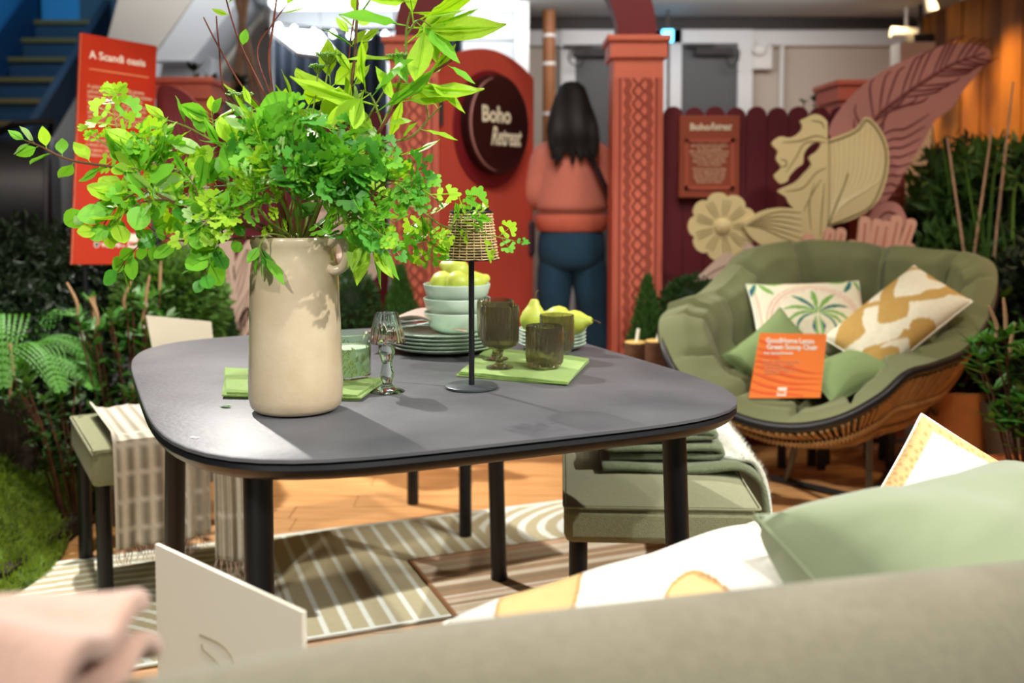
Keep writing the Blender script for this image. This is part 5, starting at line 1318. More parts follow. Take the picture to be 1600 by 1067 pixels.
MB().box((hL + hR) / 2 + Vector((0, 0.14, 0.05)), (0.075, 0.009, 0.15)).build('phone', M_['black_metal'], wo, smooth=False, bev=0.003)
# sweater
def ering(y, rx, ry, x=893, dy=0): p_ = W(x, y, dy); return [p_ + Vector((rx * math.cos(2 * PI * k / 36), ry * math.sin(2 * PI * k / 36), 0)) for k in range(36)]
def loft(rs, name, mt, parent, closed_ends=True, m=None, bld=True):
    m = m or MB(); vs = [q_ for r in rs for q_ in r]; n = len(rs[0]); fs = []
    for i in range(len(rs) - 1):
        for k in range(n): fs.append((i * n + k, i * n + (k + 1) % n, (i + 1) * n + (k + 1) % n, (i + 1) * n + k))
    if closed_ends: fs += [tuple(range(n)), tuple((len(rs) - 1) * n + k for k in range(n))]
    m.add(vs, fs)
    return m.build(name, M_[mt], parent) if bld else m
m = loft([ering(334, 0.170, 0.125), ering(322, 0.172, 0.128), ering(305, 0.164, 0.122), ering(285, 0.158, 0.118), ering(265, 0.156, 0.114), ering(250, 0.154, 0.110), ering(241, 0.146, 0.104), ering(234, 0.128, 0.094), ering(227, 0.095, 0.082), ering(220, 0.065, 0.068), ering(215, 0.058, 0.060)], 'x', 'sweater', wo, bld=False)
for sg in (-1, 1):
    X = lambda a_, b_: a_ if sg < 0 else b_
    m.tube(catmull([W(X(866, 921), 238, 0), W(X(852, 936), 246, 0.0), W(X(843, 946), 270, 0.005), W(X(837, 951), 295, 0.01), W(X(835, 953), 308, 0.04), W(X(841, 946), 306, 0.13), W(X(852, 932), 300, 0.22)], 5), [0.055, 0.060, 0.064, 0.066, 0.067, 0.067, 0.066, 0.065, 0.064, 0.063, 0.062, 0.062, 0.062, 0.063, 0.063, 0.064, 0.064, 0.065, 0.065, 0.064, 0.063, 0.062, 0.06, 0.058, 0.056, 0.053, 0.05, 0.048, 0.045, 0.042, 0.040], 14)
m.build('sweater', M_['sweater'], wo, sub=1)
loft([ering(334, 0.168, 0.124), ering(337, 0.175, 0.129), ering(348, 0.174, 0.128), ering(358, 0.166, 0.122), ering(361, 0.155, 0.114)], 'hem_band', 'sweater_rib', wo)
MB().tube(ering(331, 0.172, 0.127), 0.004, 6, closed=True).build('hem_line', M_['sweater_line'], wo)
for hnd_, q_ in ((W(853, 300, 0.22), W(857, 300, 0.25)), (W(931, 294, 0.23), W(927, 293, 0.265))): MB().tube([hnd_, q_], [0.038, 0.032], 14).build('cuff', M_['sweater_rib'], wo)
# jeans
m = loft([ering(354, 0.146, 0.106), ering(366, 0.154, 0.116), ering(382, 0.162, 0.128), ering(398, 0.163, 0.130), ering(412, 0.152, 0.122), ering(424, 0.120, 0.10)], 'x', 'jeans', wo, bld=False)
for pts_, sg in ((((871, 396), (869, 420), (866, 455), (865, 505), (860, 565)), 0), (((916, 396), (919, 420), (924, 455), (931, 505), (937, 565)), 1)):
    aa = (aL, aR)[sg]; pp = [W(x_, y_) for x_, y_ in pts_] + [aa + Vector((0, 0, 0.02))]; cc = catmull(pp, 5); rd = np.interp(np.linspace(0, 5, len(cc)), [0, 1, 2, 3, 4, 5], [0.080, 0.090, 0.084, 0.068, 0.063, 0.056]).tolist()
    m.tube(cc, rd, 18)
m.build('jeans', M_['jeans'], wo, sub=1)
for a_ in (aL, aR):
    m = MB()
    pts = [a_ + Vector((0, -0.07, -0.05)), a_ + Vector((0, 0.0, -0.04)), a_ + Vector((0, 0.1, -0.052)), a_ + Vector((0, 0.17, -0.06))]
    m.tube(pts, [0.032, 0.045, 0.04, 0.022], 12); m.v = [(q_[0], q_[1], max(q_[2], 0.0)) for q_ in m.v]
    m.build('shoe', M_['shoe'], wo)
# hair: head cap plus long locks, each lock thick and wavy
m = MB().lathe([(0.001, 0.145), (0.035, 0.138), (0.062, 0.115), (0.078, 0.07), (0.084, 0.01), (0.086, -0.05), (0.082, -0.09)], hd + Vector((0, -0.012, -0.01)), 36, mod=lambda a_, z: 0.03 * math.sin(a_ * 9 + z * 20))
m.build('hair_cap', M_['hair'], wo)
rr = random.Random(2)
for k in range(34):
    a_ = PI + (k / 33) * PI; x0 = 0.072 * math.cos(a_); y0 = 0.078 * math.sin(a_)
    p0 = hd + Vector((x0 * 0.6, y0 * 0.6 - 0.012, 0.10)); p1 = hd + Vector((x0, y0 - 0.012, 0.02)); sp = 1.12 + 0.35 * abs(x0) / 0.09
    p2 = hd + Vector((x0 * sp, -0.10 - 0.03 * math.sin(a_) * -1, -0.10)); zl = rr.uniform(-0.27, -0.20) + (0.04 if abs(x0) > 0.07 else 0)
    x3 = x0 * (1.25 if x0 < 0 else 1.35) + rr.uniform(-0.012, 0.012)
    p3 = hd + Vector((x3, -0.125, -0.18)); p4 = hd + Vector((x3 * 1.02 + rr.uniform(-.015, .015), -0.135, zl))
    MB().tube(catmull([p0, p1, p2, p3, p4], 4), [0.014, 0.018, 0.019, 0.020, 0.020, 0.021, 0.021, 0.021, 0.021, 0.021, 0.020, 0.019, 0.017, 0.015, 0.012, 0.008, 0.003][:17], 7).build('hair_lock', M_['hair'], wo)
# bag strap and bag
sp_ = [W(914, 236, -0.115), W(930, 268, -0.125), W(945, 300, -0.105), W(958, 325, -0.04), W(962, 345, 0.03)]
c = catmull(sp_, 5); m = MB()
vs = []
for q_ in c: vs += [q_ + Vector((-0.013, -0.004, -0.006)), q_ + Vector((0.013, -0.004, 0.006))]
m.add(vs, [(2 * i, 2 * i + 1, 2 * i + 3, 2 * i + 2) for i in range(len(c) - 1)])
m.build('bag_strap', M_['bag_dark'], wo, sol=0.006)
bag = empty('handbag', W(826, 365, 0.05), 'small dark handbag hanging at the left hip of the woman', 'bag')
MB().box(W(828, 372, 0.05), (0.05, 0.14, 0.17)).build('pouch', M_['bag_dark'], bag, smooth=False, bev=0.02)
MB().tube(catmull([W(828, 348, 0.00), W(826, 335, 0.03), W(829, 348, 0.09)], 6), 0.005, 6).build('handle', M_['bag_dark'], bag)

# ================================================================== PLANTS
def leafcloud(m, pts, size, up=0.3, asp=0.45, rr=random, dirf=None):
    for p_ in pts:
        d = Vector((rr.gauss(0, 1), rr.gauss(0, 1), rr.gauss(0, 1) + up))
        if dirf: d = d * 0.5 + dirf(p_) * 1.4
        d.normalize(); L_ = size * rr.uniform(0.7, 1.3); s_ = d.cross(Vector((rr.gauss(0, 1), rr.gauss(0, 1), rr.gauss(0, 1)))).normalized() * L_ * asp * 0.5
        n_ = d.cross(s_).normalized() * L_ * 0.08
        m.add([p_, p_ + d * L_ * 0.5 + s_ + n_, p_ + d * L_, p_ + d * L_ * 0.5 - s_ + n_], [(0, 1, 2), (0, 2, 3)])
def topiary(px, py, Y, rx, rz, lab, n=2600, size=0.022, cone=False, mt='box_green', name='box_ball', cat='shrub'):
    c = P(px, py, Y); rr = random.Random(int(px)); r = rx / F_PX * Y; h = rz / F_PX * Y
    e = empty(name, (c.x, Y, 0), lab, cat); pts = []
    for i in range(n):
        d = Vector((rr.gauss(0, 1), rr.gauss(0, 1), rr.gauss(0, 1))).normalized()
        if cone:
            t = rr.random() ** 0.7; a_ = rr.uniform(0, 2 * PI); k = r * (1.0 - (1 - t)) * rr.uniform(0.55, 1.0) + 0.006
            pts.append(Vector((c.x + k * math.cos(a_), Y + k * math.sin(a_), c.z + h - 2 * h * t)))
        else:
            k = rr.uniform(0.86, 1.02) * (1 + 0.05 * noise.noise(d * 3)); pts.append(Vector((c.x + d.x * r * k, Y + d.y * r * k, c.z + d.z * h * k)))
    m = MB(); leafcloud(m, pts, size, 0.8 if cone else 0.2, 0.4 if not cone else 0.22, rr, (lambda p_: Vector((0, 0, 1)) + (p_ - Vector((c.x, Y, p_.z))) * 3) if cone else (lambda p_: (p_ - c).normalized()))
    m.build('foliage', M_[mt], e, kind='stuff', smooth=False)
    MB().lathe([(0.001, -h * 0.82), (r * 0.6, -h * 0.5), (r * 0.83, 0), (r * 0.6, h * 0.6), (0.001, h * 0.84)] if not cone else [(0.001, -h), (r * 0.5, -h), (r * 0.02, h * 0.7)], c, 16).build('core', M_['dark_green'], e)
    zb = c.z - h
    MB().tube([(c.x, Y, 0.1), (c.x, Y, c.z)], 0.012, 8).build('stem', M_['bark'], e)
    MB().lathe([(0, 0), (r * 0.45, 0), (r * 0.6, max(zb - 0.02, 0.12)), (r * 0.66, max(zb, 0.14)), (r * 0.55, max(zb, 0.14)), (0, max(zb - 0.02, 0.12))], (c.x, Y, 0), 24).build('pot', M_['pot_grey'], e)
    return e
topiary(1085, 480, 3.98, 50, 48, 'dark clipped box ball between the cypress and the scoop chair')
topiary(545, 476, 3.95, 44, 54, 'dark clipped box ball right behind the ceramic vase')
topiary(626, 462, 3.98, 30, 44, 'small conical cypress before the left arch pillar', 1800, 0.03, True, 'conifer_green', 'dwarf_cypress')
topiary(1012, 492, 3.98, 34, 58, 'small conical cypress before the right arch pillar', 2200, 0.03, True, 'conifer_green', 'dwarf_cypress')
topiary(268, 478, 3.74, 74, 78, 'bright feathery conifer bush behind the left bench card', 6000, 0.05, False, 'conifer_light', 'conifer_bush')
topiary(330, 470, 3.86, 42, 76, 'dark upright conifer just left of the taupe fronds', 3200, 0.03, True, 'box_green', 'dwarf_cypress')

soil = bx((-3.3, 2.75, -0.03), (-1.42, 4.2, 0.05), 'planting_bed', 'soil', label='dark soil bed under the ferns and shrubs at far left', cat='soil bed')
def moss(a_, b_):
    x = -2.7 + 1.28 * a_; y = 2.55 + 1.45 * b_
    ed = min(1, (1 - a_) * 4.5) * min(1, b_ * 5); ed = max(ed, 0) ** 0.5
    bnd = 0.10 * noise.noise(Vector((x * 2, y * 2, 0)))
    z = 0.004 + ed * (0.11 + 0.10 * (1 - a_) + bnd + 0.035 * noise.noise(Vector((x * 8, y * 8, 1))))
    return Vector((x + 0.06 * math.sin(y * 5), y, max(z, 0.001)))
ms = empty('moss_mound', (-2.0, 3.2, 0), 'lumpy green moss mound at the left edge of the timber deck', 'moss')
MB().grid(moss, 60, 60).build('ground', M_['moss'], ms)
m = MB(); rr = random.Random(11); pts = [moss(rr.random(), rr.random()) for _ in range(30000)]
leafcloud(m, pts, 0.026, 1.6, 0.16, rr); m.build('moss_tuft', M_['moss_tuft'], ms, kind='stuff', smooth=False)

# leaf shapes (unit length along +Y)
def leafmesh(kind, mt, seed=0):
    rr = random.Random(seed); m = MB(); cv = rr.uniform(-0.25, 0.35); fold = rr.uniform(0.05, 0.2)
    if kind == 'lobed':
        outl = [(0, 0), (0.06, 0.10), (0.22, 0.08), (0.36, 0.17), (0.33, 0.28), (0.24, 0.34), (0.40, 0.38), (0.50, 0.50), (0.45, 0.62), (0.31, 0.60), (0.33, 0.75), (0.25, 0.86), (0.13, 0.83), (0.08, 0.96), (0, 1.0)]
        pts = outl + [(-x, y) for x, y in outl[-2:0:-1]]
        vs = [Vector((x * 1.05, y, fold * abs(x) + cv * y * y * 0.5)) for x, y in pts]
        vs.append(Vector((0, 0.25, 0.0))); vs.append(Vector((0, 0.55, cv * 0.15))); n = len(pts)
        fs = []
        for i in range(n):
            j = (i + 1) % n; ym = (pts[i][1] + pts[j][1]) / 2; fs.append((i, j, n if ym < 0.40 else n + 1))
        m.add(vs, fs)
    else:
        prof = {'ovate': [(0, 0), (0.10, 0.10), (0.25, 0.28), (0.29, 0.46), (0.24, 0.66), (0.13, 0.84), (0, 1)], 'lance': [(0, 0), (0.07, 0.12), (0.17, 0.32), (0.19, 0.50), (0.15, 0.70), (0.07, 0.87), (0, 1)], 'round': [(0, 0), (0.20, 0.10), (0.38, 0.30), (0.41, 0.52), (0.33, 0.74), (0.17, 0.92), (0, 1)], 'strap': [(0, 0), (0.08, 0.15), (0.12, 0.35), (0.13, 0.55), (0.12, 0.72), (0.08, 0.88), (0, 1)]}[kind]
        vs = []; tw = rr.uniform(-0.3, 0.3)
        for w, y in prof:
            for s_ in (-1, 0, 1): vs.append(Vector((w * s_, y, fold * w * abs(s_) + cv * y * y * 0.8 + tw * w * s_ * y * 0.6 + 0.02 * math.sin(y * 14) * abs(s_))))
        fs = []
        for i in range(len(prof) - 1):
            for s_ in (0, 1): a_ = i * 3 + s_; fs.append((a_, a_ + 1, a_ + 4, a_ + 3))
        m.add(vs, fs)
    # petiole
    k = 0.012
    m.add([Vector((-k, -0.22, 0.0)), Vector((k, -0.22, 0.0)), Vector((k * .6, 0.9, 0.003 + cv * 0.65)), Vector((-k * .6, 0.9, 0.003 + cv * 0.65)), Vector((0, 0.4, 0.012 + cv * 0.13))], [(0, 1, 4), (1, 2, 4), (2, 3, 4), (3, 0, 4)])
    me = bpy.data.meshes.new('leaf'); me.from_pydata([tuple(q_) for q_ in m.v], [], m.f); me.materials.append(M_[mt])
    for p_ in me.polygons: p_.use_smooth = True
    return me
LM = {}
for k in ('ovate', 'lance', 'round', 'lobed', 'strap'):
    for c_ in ('leaf_bright', 'leaf_mid', 'leaf_deep', 'leaf_pale', 'glossy_green', 'shrub_green', 'dark_green'):
        if c_ in ('glossy_green', 'shrub_green', 'dark_green') and k not in ('lance', 'strap', 'ovate'): continue
        LM[(k, c_)] = [leafmesh(k, c_, s_) for s_ in range(4)]
def place_leaf(parent, p_, d, nrm, L_, key, rr, name='leaf'):
    y_ = Vector(d).normalized(); n_ = Vector(nrm); n_ = (n_ - y_ * n_.dot(y_))
    if n_.length < 1e-3: n_ = y_.orthogonal()
    n_.normalize(); x_ = y_.cross(n_); M = Matrix.Identity(4)
    for i in range(3): M[i][0] = x_[i] * L_; M[i][1] = y_[i] * L_; M[i][2] = n_[i] * L_; M[i][3] = p_[i] - PR[i]
    return inst(name, rr.choice(LM[key]), parent, M)
PR = Vector((0, 0, 0))

# fern
fe_ = P(25, 520, 3.45); fr_ = empty('fern', (fe_.x, 3.45, 0.1), 'bright green arching fern at the left edge of the picture', 'fern'); rr = random.Random(4)
base = Vector((fe_.x - 0.05, 3.45, 0.42))
for k in range(15):
    a_ = 2 * PI * k / 15 + rr.uniform(-.2, .2); L_ = rr.uniform(0.32, 0.46); up = rr.uniform(0.10, 0.30)
    d = Vector((math.cos(a_), math.sin(a_), 0)); c = catmull([base, base + d * L_ * 0.4 + Vector((0, 0, up)), base + d * L_ * 0.8 + Vector((0, 0, up * 0.95)), base + d * L_ * 1.1 + Vector((0, 0, up * 0.35))], 9)
    m = MB().tube(c, [0.003] * 9 + [0.002] * (len(c) - 9), 4)
    for i in range(3, len(c) - 1):
        t = (c[i + 1] - c[i - 1]).normalized(); s_ = t.cross(Vector((0, 0, 1))).normalized(); w = 0.095 * math.sin(PI * min(1, (i / len(c)) ** 0.7 * 1.0)) + 0.01
        for sg in (-1, 1):
            dd = (s_ * sg + t * 0.35 + Vector((0, 0, -0.12))).normalized()
            for j in range(5):
                q_ = c[i] + dd * w * j / 5; l2 = 0.024 * (1 - j / 6)
                for s2 in (-1, 1):
                    e2 = (t * s2 + dd * 0.5).normalized() * l2; m.add([q_, q_ + e2 * 0.5 + dd * 0.005, q_ + e2, q_ + e2 * 0.5 - dd * 0.004], [(0, 1, 2, 3)])
    m.build('frond', M_['fern_green'], fr_, smooth=False)
MB().lathe([(0, 0), (0.10, 0), (0.13, 0.36), (0.12, 0.38), (0, 0.36)], (base.x, base.y, 0.05), 20).build('pot', M_['soil'], fr_)

def shrub(name, px, py, Y, n_st, hgt, spread, lab, key, leafL, nleaf, spikes=0, pot=None, seed=1, zbase=0.1, cat='shrub', lean=(0, 0)):
    """upright shrub: bare stems, whorled lance leaves as single parts"""
    global PR
    c = P(px, py, Y); e = empty(name, (c.x, Y, 0), lab, cat); PR = rootloc(e); rr = random.Random(seed); made = 0
    for s_ in range(n_st):
        a_ = rr.uniform(0, 2 * PI); k = spread * math.sqrt(rr.random()); top = Vector((c.x + k * math.cos(a_) + lean[0], Y + k * math.sin(a_) * 0.8 + lean[1], c.z + hgt * rr.uniform(-0.5, 0.5) * (1.1 - k / spread * 0.6)))
        b = Vector((c.x + 0.25 * k * math.cos(a_), Y + 0.25 * k * math.sin(a_), zbase)); st = catmull([b, b.lerp(top, 0.5) + Vector((rr.uniform(-.02, .02), 0, 0.02)), top], 8)
        MB().tube(st, [0.004] * 8 + [0.003] * (len(st) - 8), 5).build('stem', M_['bark'], e)
        for i in range(nleaf):
            if made >= 296: break
            t = rr.uniform(0.25, 1.0) ** 0.7 if i > 4 else 1.0; q_ = st[min(len(st) - 1, int(t * (len(st) - 1)))]; ang = i * 2.4 + s_; up_ = 0.25 + 0.8 * max(0, t - 0.8) * 5 * 0.5
            d = Vector((math.cos(ang), math.sin(ang), up_ + rr.uniform(-.3, .2))); place_leaf(e, q_, d, Vector((0, 0, 1)), leafL * rr.uniform(0.7, 1.15), key if rr.random() < 0.75 else (key[0], 'shrub_green'), rr); made += 1
        if s_ < spikes:
            tp = catmull([top, top + Vector((rr.uniform(-.012, .012), 0, 0.05)), top + Vector((rr.uniform(-.035, .035), 0, 0.115))], 6)
            MB().tube(tp, [0.0025 + 0.0032 * math.sin(PI * (i + 1) / (len(tp) + 1)) for i in range(len(tp))], 6).build('flower_spike', M_['spike_pink'], e)
    if pot:
        r, h, mt = pot; MB().lathe([(0, 0), (r * 0.75, 0), (r, h * 0.86), (r * 1.06, h * 0.88), (r * 1.06, h), (r * 0.94, h), (0.0, h * 0.9)], (c.x, Y, 0.0), 28).build('pot', M_[mt], e)
    return e
shrub('spiked_shrub', 205, 500, 3.38, 22, 0.26, 0.20, 'leafy green shrub with pinkish flower spikes behind the left bench', ('lance', 'glossy_green'), 0.060, 13, 9, (0.13, 0.16, 'pot_grey'), 3)
shrub('dark_shrub', 120, 600, 3.25, 16, 0.22, 0.24, 'dark leafy shrub between the fern and the left bench', ('lance', 'shrub_green'), 0.06, 16, 3, None, 5, 0.03)
shrub('glossy_shrub', 1606, 590, 2.95, 20, 0.34, 0.17, 'glossy green shrub in a terracotta pot at the right edge', ('lance', 'glossy_green'), 0.075, 14, 7, (0.125, 0.30, 'terracotta'), 7, 0.28)
shrub('glossy_shrub', 1600, 450, 3.85, 16, 0.42, 0.24, 'taller dark glossy shrub right of the scoop chair', ('lance', 'dark_green'), 0.08, 18, 2, (0.15, 0.30, 'pot_grey'), 9, 0.28)
shrub('leafy_shrub', 1486, 560, 3.98, 18, 0.40, 0.22, 'dark leafy shrub in a smooth wooden tub behind the scoop chair', ('ovate', 'dark_green'), 0.07, 16, 0, None, 12, 0.3)
a = P(1486, 640, 4.0); MB().lathe([(0, 0), (0.12, 0), (0.135, 0.30), (0.143, 0.33), (0.13, 0.335), (0.11, 0.30), (0, 0.29)], (a.x, 3.98, 0), 28).build('wooden_tub', M_['pot_wood'], loc=(a.x, 3.98, 0), label='smooth orange-brown tub behind the right side of the scoop chair', cat='pot')
for px, py, Y, sc, lab, sd in ((340, 128, 5.0, 0.17, 'dark-leaved potted shrub above the left fence by the canes', 21), (508, 172, 4.9, 0.10, 'small green sprigs peeping above the left fence', 22), (1262, 156, 5.0, 0.05, 'tiny green sprig peeping above the right fence', 23), (790, 330, 5.6, 0.12, 'green potted plant seen beyond the gate leaf', 24)):
    shrub('potted_shrub', px, py, Y, 9 if sc > 0.09 else 3, sc * 1.2, sc, lab, ('ovate', 'shrub_green' if sd != 21 else 'dark_green'), 0.07 if sc > 0.09 else 0.04, 14, 0, (0.12, 0.3, 'pot_grey'), sd, 0.28)
# background dark foliage masses: uncountable small leaves
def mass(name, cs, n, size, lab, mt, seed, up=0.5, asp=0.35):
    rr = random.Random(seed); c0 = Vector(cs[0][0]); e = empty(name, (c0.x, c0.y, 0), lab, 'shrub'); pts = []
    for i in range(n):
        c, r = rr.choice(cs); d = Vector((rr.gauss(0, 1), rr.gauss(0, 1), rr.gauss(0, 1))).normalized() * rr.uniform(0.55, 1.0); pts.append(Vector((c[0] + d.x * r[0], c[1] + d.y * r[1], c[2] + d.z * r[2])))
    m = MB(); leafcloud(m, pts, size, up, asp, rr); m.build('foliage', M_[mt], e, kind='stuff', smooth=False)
    m = MB()
    for c, r in cs: m.tube([(c[0], c[1], 0), (c[0], c[1], c[2])], 0.02, 6)
    m.build('stem', M_['bark'], e)
def C3(px, py, Y): q_ = P(px, py, Y); return (q_.x, q_.y, max(q_.z, 0.12))
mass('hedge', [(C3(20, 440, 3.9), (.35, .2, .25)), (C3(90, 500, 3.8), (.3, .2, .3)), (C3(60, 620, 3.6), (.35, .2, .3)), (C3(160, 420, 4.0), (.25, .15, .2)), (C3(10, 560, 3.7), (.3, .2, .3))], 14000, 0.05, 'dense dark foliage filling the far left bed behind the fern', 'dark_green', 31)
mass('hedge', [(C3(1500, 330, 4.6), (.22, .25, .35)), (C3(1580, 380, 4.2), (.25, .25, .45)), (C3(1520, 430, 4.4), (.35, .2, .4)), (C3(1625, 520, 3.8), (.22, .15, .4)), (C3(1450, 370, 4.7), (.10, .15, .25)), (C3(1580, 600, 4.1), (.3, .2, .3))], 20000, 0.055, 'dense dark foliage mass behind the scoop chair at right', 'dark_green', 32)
mass('hedge', [(C3(1480, 310, 4.3), (.15, .2, .16)), (C3(1560, 290, 4.2), (.2, .2, .2)), (C3(1520, 400, 4.1), (.25, .1, .12))], 1300, 0.09, 'lighter green leafy shrub in front of the orange wall', 'shrub_green', 33, 0.8, 0.3)
# grasses on the right
ge = empty('tall_grass', P(1510, 420, 4.0), 'tall strappy grass blades before the orange wall at right', 'grass'); ge.location.z = 0; rr = random.Random(6)
for k in range(46):
    b = P(1540 + rr.uniform(-45, 70), 470, 4.1 + rr.uniform(-.2, .3)); b.z = 0.12; tpx = b.x + max(-0.2, rr.gauss(0.05, 0.2)); hh = rr.uniform(1.0, 1.42); q_ = [b, Vector((b.x + (tpx - b.x) * 0.3, b.y, hh * 0.55)), Vector((tpx, b.y + rr.uniform(-.1, .1), hh))]
    if k % 4 == 0: q_.append(q_[-1] + Vector(((tpx - b.x) * 0.5 + 0.05, 0, -0.10)))
    c = catmull(q_, 6); m = MB(); vs = []
    for i, q2_ in enumerate(c): w = 0.010 * (1 - i / len(c)) ** 0.6 + 0.0005; vs += [q2_ + Vector((-w, 0, 0)), q2_ + Vector((w, 0.003, 0))]
    m.add(vs, [(2 * i, 2 * i + 1, 2 * i + 3, 2 * i + 2) for i in range(len(c) - 1)]); m.build('blade', M_['shrub_green' if k % 3 else 'conifer_light'], ge)
for k, (x0, y0_, x1, y1) in enumerate(((1505, 340, 1550, 200), (1546, 238, 1583, 128), (1535, 300, 1480, 215))):
    a = P(x0, y0_, 4.0); b = P(x1, y1, 4.0); a = Vector((a.x - (b.x - a.x) * 0.4, a.y, 0.12)); MB().tube([a, a.lerp(b, 0.5), b], [0.008, 0.007, 0.004], 6).build('cane', M_['bamboo'], ge)
# bamboo cane tripod beyond the left fence
e = empty('cane_tripod', P(375, 200, 5.2), 'tripod of thick tan bamboo canes tied near the top', 'canes'); e.location.z = 0
for (x0, x1) in ((360, 392), (376, 376), (398, 366), (412, 358)):
    a = P(x0, 170, 5.2); b = P(x1, -50, 5.2); a2 = a + (a - b) * ((a.z) / (b.z - a.z)); MB().tube([(a2.x, 5.2, 0), a, b], 0.016, 8).build('cane', M_['bamboo'], e)

# ------------------------------------------------------------------ black barrel grill
gx = P(12, 300, 4.4); e = empty('barrel_grill', (gx.x, 4.4, 0), 'black barrel smoker grill with raised handle at the left edge', 'grill'); r = 0.30
ax = Vector((-0.80, -0.30, 0)).normalized(); c0 = Vector((P(95, 300, 4.35).x - 0.03, 4.35, 1.06))
ring = lambda c_, r_: [c_ + ax.cross(Vector((0, 0, 1))) * r_ * math.cos(2 * PI * k / 36) + Vector((0, 0, 1)) * r_ * math.sin(2 * PI * k / 36) for k in range(36)]
loft([ring(c0 + Vector((0, 0, 0)), r * 0.3), ring(c0 + ax * -0.012, r * 0.96), ring(c0, r), ring(c0 + ax * 0.9, r)], 'barrel', 'grill_black', e)
MB().tube(ring(c0 + ax * 0.01, r + 0.004), 0.008, 6, closed=True).build('barrel_band', M_['charcoal_steel'], e)
hpt = [P(20, 225, 4.15), P(22, 195, 4.1), P(80, 190, 4.3), P(84, 225, 4.35)]
MB().tube([c0 + Vector((-0.26, -0.12, 0.26)), P(24, 193, 4.15), P(82, 189, 4.25), c0 + Vector((-0.02, 0.0, 0.28))], 0.014, 8).build('handle', M_['grill_black'], e)
for dx, dy in ((0.05, 0.2), (0.05, -0.2)): 
    for k in (0.1, 0.8): q_ = c0 + ax * k + ax.cross(Vector((0, 0, 1))) * dy; MB().tube([(q_.x, q_.y, 0), (q_.x, q_.y, c0.z - 0.18)], 0.018, 8).build('leg', M_['grill_black'], e)
loft([ring(c0 + Vector((0.0, 0, -0.52)), 0.02), ring(c0 + Vector((0, 0, -0.52)), 0.19), ring(c0 + ax * 0.5 + Vector((0, 0, -0.52)), 0.19)], 'firebox', 'grill_black', e)
MB().tube([P(0, 385, 4.0), P(60, 408, 4.15)], 0.012, 6).build('shelf_rail', M_['charcoal_steel'], e)
e

# ================================================================== BRANCHES IN THE VASE
VY = vc.y
def BP(x, y, dy): return P(x, y, VY + dy)
NL = 0
def branch(pts, lab, keyk, size, n, rad_=(0.0032, 0.0012), mtw='twig_green', cols=('leaf_bright', 'leaf_mid'), seed=0, t0=0.25, side=None, droop=0.0, name='leafy_branch', subn=0, nrm=(0.25, -0.55, 0.8)):
    global PR
    rr = random.Random(seed); c = catmull([BP(*q_) for q_ in pts], 10); 
    root = Vector((vc.x + rr.uniform(-.02, .03), vc.y + rr.uniform(-.02, .02), TZ + 0.04)); mouth = Vector((vc.x + (c[0].x - vc.x) * 0.5, vc.y + rr.uniform(-.03, .03), TZ + 0.295))
    c = catmull([root, mouth], 3) + c
    e = empty(name, root, lab, 'branch', None); PR = root.copy()
    N = len(c); MB().tube(c, [rad_[0] + (rad_[1] - rad_[0]) * i / (N - 1) for i in range(N)], 6).build('twig', M_[mtw], e)
    paths = [(c, t0)]
    for s_ in range(subn):
        i = int(rr.uniform(0.35, 0.85) * (N - 1)); t = (c[min(i + 1, N - 1)] - c[i - 1]).normalized(); sd = (t.cross(Vector((0, 1, 0))).normalized() * (1 if s_ % 2 else -1) + t * 0.8 + Vector((0, rr.uniform(-.8, .5), 0.15))).normalized(); L_ = rr.uniform(0.05, 0.11)
        sp = catmull([c[i], c[i] + sd * L_ * 0.5 + Vector((0, 0, 0.006)), c[i] + sd * L_ - Vector((0, 0, droop * 0.03))], 6); MB().tube(sp, [rad_[1] * 1.1] * 6 + [rad_[1] * 0.7] * (len(sp) - 6), 5).build('twig', M_[mtw], e); paths.append((sp, 0.2))
    for k in range(n):
        pth, tt0 = paths[k % len(paths)]; M_n = len(pth); kk = k // len(paths); tot = max(1, n // len(paths))
        t = tt0 + (1 - tt0) * (kk + rr.uniform(0, 0.8)) / tot; t = min(t, 1.0); i = min(M_n - 1, int(t * (M_n - 1))); tang = (pth[min(i + 1, M_n - 1)] - pth[max(i - 1, 0)]).normalized()
        s_ = tang.cross(Vector((0, 1, 0))).normalized() * (1 if kk % 2 else -1); d = s_ * rr.uniform(0.6, 1.1) + tang * rr.uniform(0.3, 1.0) + Vector((0, rr.uniform(-0.7, 0.6), 0.1 - droop * rr.uniform(0.2, 1.2)))
        if t > 0.96: d = tang + d * 0.2
        d.normalize(); L_ = size * 1.22 * rr.uniform(0.65, 1.2) * (0.8 if t > 0.9 else 1)
        nn = Vector(nrm) + Vector((rr.gauss(0, .45), rr.gauss(0, .35), rr.gauss(0, .45)))
        key = (keyk, cols[min(len(cols) - 1, int(abs(rr.gauss(0, 0.8)) * len(cols) / 2))])
        place_leaf(e, pth[i] + d * L_ * 0.18, d, nn, L_, key, rr)
    return e, c
LC = ('leaf_mid', 'leaf_bright', 'leaf_pale'); BC = ('leaf_bright', 'leaf_mid'); DC = ('leaf_mid', 'leaf_deep', 'leaf_bright')
branch([(430, 365, 0), (370, 330, -.03), (290, 318, -.05), (200, 268, -.06), (110, 250, -.06), (62, 228, -.05), (40, 220, -.05)], 'longest ovate-leaved branch reaching past the left table edge', 'ovate', 0.042, 34, (0.0040, 0.0014), 'twig_brown', LC, 1, 0.30, droop=0.3, subn=1)
branch([(432, 368, 0), (360, 345, -.08), (300, 330, -.10), (235, 300, -.1), (180, 300, -.09), (135, 330, -.08)], 'low ovate-leaved branch drooping before the orange board', 'round', 0.038, 46, (0.0036, 0.0013), 'twig_brown', LC, 2, 0.3, droop=0.6, subn=4)
